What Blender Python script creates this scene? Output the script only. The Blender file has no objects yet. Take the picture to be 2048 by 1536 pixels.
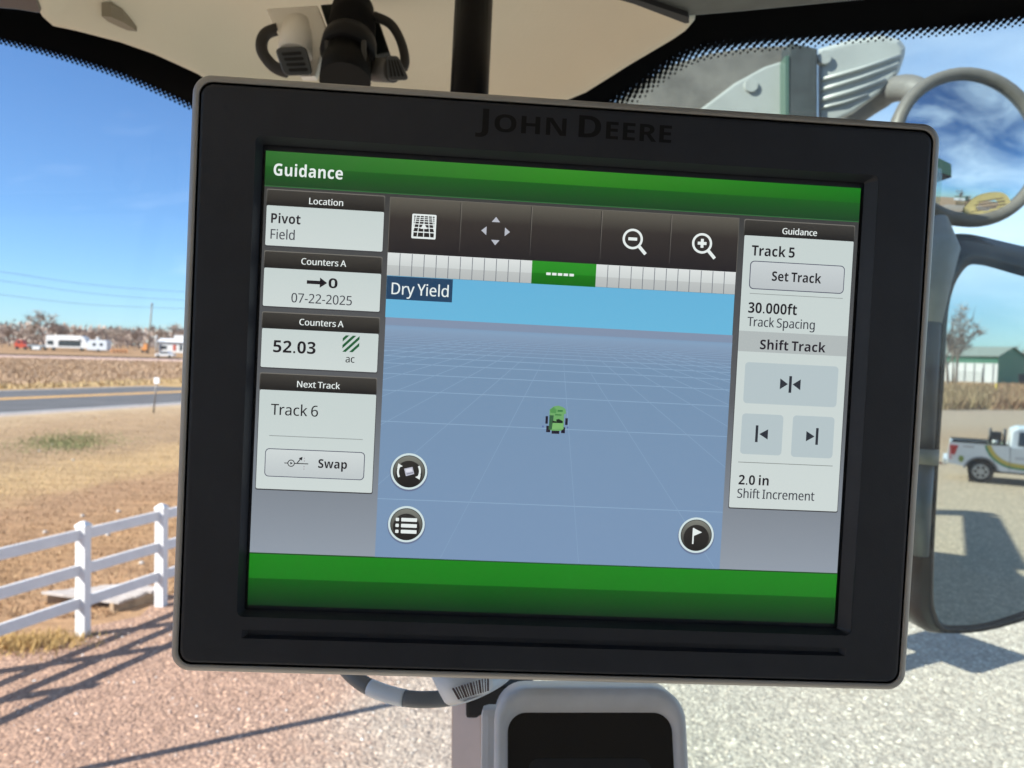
import bpy, bmesh, math, random
from mathutils import Vector, Matrix
from mathutils.geometry import tessellate_polygon
SC = bpy.context.scene
COL = SC.collection
rad = math.radians

# ---------------------------------------------------------------- camera
F = 1538.0                      # focal length in pixels of a 2048 wide frame
EYE = Vector((0, 0, 3.8))
PITCH = math.atan(59.4 / F)
ROLL = math.atan(0.024)
_f = Vector((0, math.cos(PITCH), -math.sin(PITCH)))
_u0 = Vector((0, math.sin(PITCH), math.cos(PITCH)))
_r0 = Vector((1, 0, 0))
CR = _r0 * math.cos(ROLL) + _u0 * math.sin(ROLL)
CU = _u0 * math.cos(ROLL) - _r0 * math.sin(ROLL)
CF = _f
camd = bpy.data.cameras.new('camera')
cam = bpy.data.objects.new('camera', camd)
COL.objects.link(cam)
cam.matrix_world = Matrix(((CR.x, CU.x, -CF.x, EYE.x), (CR.y, CU.y, -CF.y, EYE.y), (CR.z, CU.z, -CF.z, EYE.z), (0, 0, 0, 1)))
camd.sensor_width = 36.0
camd.lens = 36.0 * F / 2048.0
camd.clip_start = 0.01
camd.clip_end = 8000
camd.dof.use_dof = True
camd.dof.focus_distance = 0.285
camd.dof.aperture_fstop = 22.0
SC.camera = cam

# ---------------------------------------------------------------- light
SUN_EL = rad(35)
SUN_AZ = Vector((-0.875, -0.485, 0)).normalized()      # towards the sun
sd = bpy.data.lights.new('sun', 'SUN')
sd.energy = 4.2
sd.angle = rad(0.5)
sd.color = (1.0, 0.95, 0.88)
so = bpy.data.objects.new('sun', sd)
COL.objects.link(so)
_sv = (SUN_AZ * math.cos(SUN_EL) + Vector((0, 0, math.sin(SUN_EL))))
so.rotation_euler = _sv.to_track_quat('Z', 'Y').to_euler()
so.location = (-20, -10, 20)

world = bpy.data.worlds.new('World')
SC.world = world
world.use_nodes = True
wn = world.node_tree
wl = wn.links
bg = wn.nodes['Background']
sky = wn.nodes.new('ShaderNodeTexSky')
sky.sky_type = 'NISHITA'
sky.sun_disc = False
sky.sun_elevation = SUN_EL
sky.sun_rotation = math.atan2(SUN_AZ.x, SUN_AZ.y)
sky.altitude = 1400
sky.air_density = 1.0
sky.dust_density = 0.6
sky.ozone_density = 1.6
tc = wn.nodes.new('ShaderNodeTexCoord')
mp = wn.nodes.new('ShaderNodeMapping')
mp.inputs['Scale'].default_value = (1.0, 1.9, 4.2)
mp.inputs['Rotation'].default_value = (0.1, 0.18, 0.35)
n1 = wn.nodes.new('ShaderNodeTexNoise')
n1.inputs['Scale'].default_value = 1.0
n1.inputs['Detail'].default_value = 5
n1.inputs['Roughness'].default_value = 0.55
n1.inputs['Distortion'].default_value = 0.5
wl.new(tc.outputs['Generated'], mp.inputs['Vector'])
wl.new(mp.outputs['Vector'], n1.inputs['Vector'])
sx = wn.nodes.new('ShaderNodeSeparateXYZ')
wl.new(tc.outputs['Generated'], sx.inputs[0])
mr = wn.nodes.new('ShaderNodeMapRange')          # more cirrus to the east (+X) than to the west
mr.inputs['From Min'].default_value = -0.45
mr.inputs['From Max'].default_value = 0.45
mr.inputs['To Min'].default_value = -0.105
mr.inputs['To Max'].default_value = 0.10
wl.new(sx.outputs['X'], mr.inputs['Value'])
ad = wn.nodes.new('ShaderNodeMath')
wl.new(n1.outputs['Fac'], ad.inputs[0])
wl.new(mr.outputs['Result'], ad.inputs[1])
cr = wn.nodes.new('ShaderNodeValToRGB')
cr.color_ramp.elements[0].position = 0.46
cr.color_ramp.elements[0].color = (0, 0, 0, 1)
cr.color_ramp.elements[1].position = 0.80
cr.color_ramp.elements[1].color = (0.62, 0.62, 0.62, 1)
wl.new(ad.outputs[0], cr.inputs['Fac'])
tint = wn.nodes.new('ShaderNodeMix')
tint.data_type = 'RGBA'
tint.blend_type = 'MULTIPLY'
tint.inputs['Factor'].default_value = 1.0
tint.inputs['B'].default_value = (0.58, 0.82, 1.08, 1)
wl.new(sky.outputs['Color'], tint.inputs['A'])
mixc = wn.nodes.new('ShaderNodeMix')
mixc.data_type = 'RGBA'
mixc.inputs['B'].default_value = (8.6, 9.6, 10.8, 1)
wl.new(cr.outputs['Color'], mixc.inputs['Factor'])
wl.new(tint.outputs['Result'], mixc.inputs['A'])
wl.new(mixc.outputs['Result'], bg.inputs['Color'])
bg.inputs['Strength'].default_value = 0.068

SC.view_settings.view_transform = 'Standard'
SC.view_settings.look = 'None'
EXPO = 1.38
SC.view_settings.exposure = EXPO
SC.view_settings.gamma = 1
SC.render.engine = 'CYCLES'
SC.cycles.use_denoising = True
SC.cycles.max_bounces = 10
SC.cycles.diffuse_bounces = 5
SC.cycles.transparent_max_bounces = 24
SC.cycles.sample_clamp_indirect = 6.0
SC.cycles.caustics_reflective = False
SC.cycles.caustics_refractive = False
rnd = random.Random(7)

# ---------------------------------------------------------------- helpers
def ray(px, py):
    return CF + CR * ((px - 1024) / F) - CU * ((py - 768) / F)
def at(px, py, d):
    return EYE + ray(px, py) * d
def gnd(px, py, z=0.0):
    r = ray(px, py)
    return EYE + r * ((z - EYE.z) / r.z)
def on_plane(px, py, p0, n):
    r = ray(px, py)
    return EYE + r * ((p0 - EYE).dot(n) / r.dot(n))

def srgb(r, g, b):
    def c(v):
        v /= 255.0
        return v / 12.92 if v <= 0.04045 else ((v + 0.055) / 1.055) ** 2.4
    return (c(r), c(g), c(b))

MATS = {}
def mat(name, col, rough=0.5, metal=0.0, spec=0.5, var=0.0, vscale=8.0, bump=0.0, bscale=80.0, coat=0.0, col2=None, detail=4.0, coord='Object'):
    if name in MATS:
        return MATS[name]
    m = bpy.data.materials.new(name)
    m.use_nodes = True
    nt = m.node_tree
    b = nt.nodes['Principled BSDF']
    b.inputs['Base Color'].default_value = (*col, 1)
    b.inputs['Roughness'].default_value = rough
    b.inputs['Metallic'].default_value = metal
    b.inputs['Specular IOR Level'].default_value = spec
    b.inputs['Coat Weight'].default_value = coat
    b.inputs['Coat Roughness'].default_value = 0.08
    t = nt.nodes.new('ShaderNodeTexCoord')
    if var or col2:
        n = nt.nodes.new('ShaderNodeTexNoise')
        n.inputs['Scale'].default_value = vscale
        n.inputs['Detail'].default_value = detail
        n.inputs['Roughness'].default_value = 0.6
        nt.links.new(t.outputs[coord], n.inputs['Vector'])
        r = nt.nodes.new('ShaderNodeValToRGB')
        c2 = col2 or tuple(min(1, c * (1 + var)) for c in col)
        c1 = col if col2 else tuple(c * (1 - var) for c in col)
        r.color_ramp.elements[0].position = 0.33
        r.color_ramp.elements[0].color = (*c1, 1)
        r.color_ramp.elements[1].position = 0.67
        r.color_ramp.elements[1].color = (*c2, 1)
        nt.links.new(n.outputs['Fac'], r.inputs['Fac'])
        nt.links.new(r.outputs['Color'], b.inputs['Base Color'])
    if bump:
        n = nt.nodes.new('ShaderNodeTexNoise')
        n.inputs['Scale'].default_value = bscale
        n.inputs['Detail'].default_value = 3
        nt.links.new(t.outputs[coord], n.inputs['Vector'])
        bp = nt.nodes.new('ShaderNodeBump')
        bp.inputs['Strength'].default_value = bump
        bp.inputs['Distance'].default_value = 0.3 / bscale
        nt.links.new(n.outputs['Fac'], bp.inputs['Height'])
        nt.links.new(bp.outputs['Normal'], b.inputs['Normal'])
    MATS[name] = m
    return m

def attr_mat(name, rough=0.9, spec=0.1, translucent=0.0):
    m = bpy.data.materials.new(name)
    m.use_nodes = True
    nt = m.node_tree
    b = nt.nodes['Principled BSDF']
    a = nt.nodes.new('ShaderNodeAttribute')
    a.attribute_name = 'Col'
    nt.links.new(a.outputs['Color'], b.inputs['Base Color'])
    b.inputs['Roughness'].default_value = rough
    b.inputs['Specular IOR Level'].default_value = spec
    return m

ORIG = {}
def tag(o, label=None, cat=None, group=None, kind=None):
    if label: o['label'] = label
    if cat: o['category'] = cat
    if group: o['group'] = group
    if kind: o['kind'] = kind
    return o
def thing(name, loc, label, cat, group=None, rz=0.0, matrix=None):
    o = bpy.data.objects.new(name, None)
    o.empty_display_size = 0.1
    COL.objects.link(o)
    if matrix is not None:
        o.matrix_world = matrix
    else:
        o.location = loc
        o.rotation_euler = (0, 0, rz)
    ORIG[o.name] = Vector(loc)
    return tag(o, label, cat, group)

def link(name, me, parent=None, label=None):
    o = bpy.data.objects.new(name, me)
    COL.objects.link(o)
    if parent is not None:
        o.parent = parent
    if label:
        o['label'] = label
    return o

class MB:
    """collects faces for one mesh"""
    def __init__(s):
        s.v = []; s.f = []; s.mi = []; s.c = []; s.sm = []
    def add(s, vs, fs, m=0, col=None, smooth=False):
        b = len(s.v)
        s.v += [Vector(x) for x in vs]
        for f in fs:
            s.f.append([b + i for i in f]); s.mi.append(m); s.sm.append(smooth)
        if col is not None and isinstance(col[0], (int, float)):
            col = [col] * len(vs)
        s.c += col if col is not None else [(1, 1, 1)] * len(vs)
        return b
    def quad(s, a, b, c, d, m=0, col=None):
        s.add([a, b, c, d], [(0, 1, 2, 3)], m, col)
    def poly(s, pts, m=0, col=None):
        pts = [Vector(p) for p in pts]
        if len(pts) > 4:
            s.add(pts, [t for t in tessellate_polygon([pts])], m, col)
        else:
            s.add(pts, [tuple(range(len(pts)))], m, col)
    def box(s, c, size, ax=None, m=0, col=None):
        c = Vector(c)
        X, Y, Z = ax or (Vector((1, 0, 0)), Vector((0, 1, 0)), Vector((0, 0, 1)))
        X, Y, Z = Vector(X) * size[0] / 2, Vector(Y) * size[1] / 2, Vector(Z) * size[2] / 2
        vs = [c + X * i + Y * j + Z * k for k in (-1, 1) for j in (-1, 1) for i in (-1, 1)]
        s.add(vs, [(0, 2, 3, 1), (4, 5, 7, 6), (0, 1, 5, 4), (2, 6, 7, 3), (0, 4, 6, 2), (1, 3, 7, 5)], m, col)
    def loft(s, loops, cap0=True, cap1=True, m=0, col=None, smooth=False, closed=True):
        n = len(loops[0])
        vs = [p for l in loops for p in l]
        fs = []
        for k in range(len(loops) - 1):
            for i in range(n if closed else n - 1):
                j = (i + 1) % n
                fs.append((k * n + i, k * n + j, (k + 1) * n + j, (k + 1) * n + i))
        b = s.add(vs, fs, m, col, smooth)
        for flag, k in ((cap0, 0), (cap1, len(loops) - 1)):
            if flag:
                pts = [Vector(p) for p in loops[k]]
                for t in tessellate_polygon([pts]):
                    s.f.append([b + k * n + i for i in t]); s.mi.append(m); s.sm.append(False)
    def tube(s, path, r, n=10, m=0, col=None, cap=True, smooth=True):
        path = [Vector(p) for p in path]
        rs = r if isinstance(r, (list, tuple)) else [r] * len(path)
        loops = []
        ref = None
        for i, p in enumerate(path):
            d = (path[min(i + 1, len(path) - 1)] - path[max(i - 1, 0)]).normalized()
            if ref is None:
                ref = Vector((0, 0, 1)) if abs(d.z) < 0.9 else Vector((1, 0, 0))
            a = d.cross(ref).normalized()
            ref = a.cross(d).normalized()
            loops.append([p + (a * math.cos(t) + ref * math.sin(t)) * rs[i] for t in [2 * math.pi * k / n for k in range(n)]])
        s.loft(loops, cap, cap, m, col, smooth)
    def prism(s, pts, off, m=0, col=None):
        off = Vector(off)
        s.loft([[Vector(p) for p in pts], [Vector(p) + off for p in pts]], True, True, m, col)
    def build(s, name, mats, parent=None, local=False, label=None, recalc=True, attr=False, bevel=0.0, origin=None):
        me = bpy.data.meshes.new(name)
        o0 = Vector((0, 0, 0))
        if parent is not None and not local:
            q = parent
            while q is not None:
                if q.name in ORIG:
                    o0 = o0 + ORIG[q.name]
                q = q.parent
        if origin is not None:
            o0 = Vector(origin)
        me.from_pydata([v - o0 for v in s.v], [], s.f)
        if not isinstance(mats, (list, tuple)):
            mats = [mats]
        for m in mats:
            me.materials.append(m)
        me.polygons.foreach_set('material_index', s.mi)
        me.polygons.foreach_set('use_smooth', s.sm)
        if attr:
            a = me.color_attributes.new('Col', 'FLOAT_COLOR', 'POINT')
            a.data.foreach_set('color', [x for c in s.c for x in (c[0], c[1], c[2], 1.0)])
        if recalc or bevel:
            bm = bmesh.new()
            bm.from_mesh(me)
            if bevel:
                bmesh.ops.remove_doubles(bm, verts=bm.verts, dist=1e-6)
            if recalc:
                bmesh.ops.recalc_face_normals(bm, faces=bm.faces)
            if bevel:
                es = [e for e in bm.edges if len(e.link_faces) == 2 and e.calc_face_angle(0) > 0.6]
                bmesh.ops.bevel(bm, geom=es, offset=bevel, segments=2, affect='EDGES', profile=0.6, clamp_overlap=True)
            bm.to_mesh(me)
            bm.free()
        me.update()
        o = link(name, me, parent, label)
        if origin is not None:
            o.location = o0
        return o

def rr(x0, x1, y0, y1, r, n=6, z=0.0):
    pts = []
    for cx, cy, a0 in ((x1 - r, y1 - r, 0), (x0 + r, y1 - r, 90), (x0 + r, y0 + r, 180), (x1 - r, y0 + r, 270)):
        for k in range(n + 1):
            a = rad(a0 + 90 * k / n)
            pts.append(Vector((cx + r * math.cos(a), cy + r * math.sin(a), z)))
    return pts
def smooth_path(pts, k=6, closed=False):
    pts = [Vector(p) for p in pts]
    out = []
    n = len(pts)
    rng = range(n if closed else n - 1)
    for i in rng:
        if closed:
            p0, p1, p2, p3 = pts[(i - 1) % n], pts[i], pts[(i + 1) % n], pts[(i + 2) % n]
        else:
            p0, p1, p2, p3 = pts[max(i - 1, 0)], pts[i], pts[i + 1], pts[min(i + 2, n - 1)]
        for j in range(k):
            t = j / k
            out.append(0.5 * ((2 * p1) + (p2 - p0) * t + (2 * p0 - 5 * p1 + 4 * p2 - p3) * t * t + (3 * p1 - p0 - 3 * p2 + p3) * t ** 3))
    if not closed:
        out.append(pts[-1])
    return out
def copy_tree(o, parent=None):
    c = o.copy()
    COL.objects.link(c)
    c.parent = parent
    for ch in [x for x in COL.objects if x.parent == o]:
        copy_tree(ch, c)
    return c
def boolean(o, cutter_mb, op='DIFFERENCE'):
    c = cutter_mb.build('cutter', [], o.parent, local=True)
    for ob in (o, c):                          # closed meshes must face outwards before cutting
        bm = bmesh.new(); bm.from_mesh(ob.data)
        bmesh.ops.remove_doubles(bm, verts=bm.verts, dist=1e-6)
        if bm.calc_volume(signed=True) < 0:
            bmesh.ops.reverse_faces(bm, faces=bm.faces)
        bm.to_mesh(ob.data); bm.free()
    md = o.modifiers.new('b', 'BOOLEAN')
    md.operation = op
    md.object = c
    md.solver = 'EXACT'
    dg = bpy.context.evaluated_depsgraph_get()
    me = bpy.data.meshes.new_from_object(o.evaluated_get(dg))
    o.modifiers.clear()
    o.data = me
    bpy.data.objects.remove(c)
    return o
import json
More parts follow.
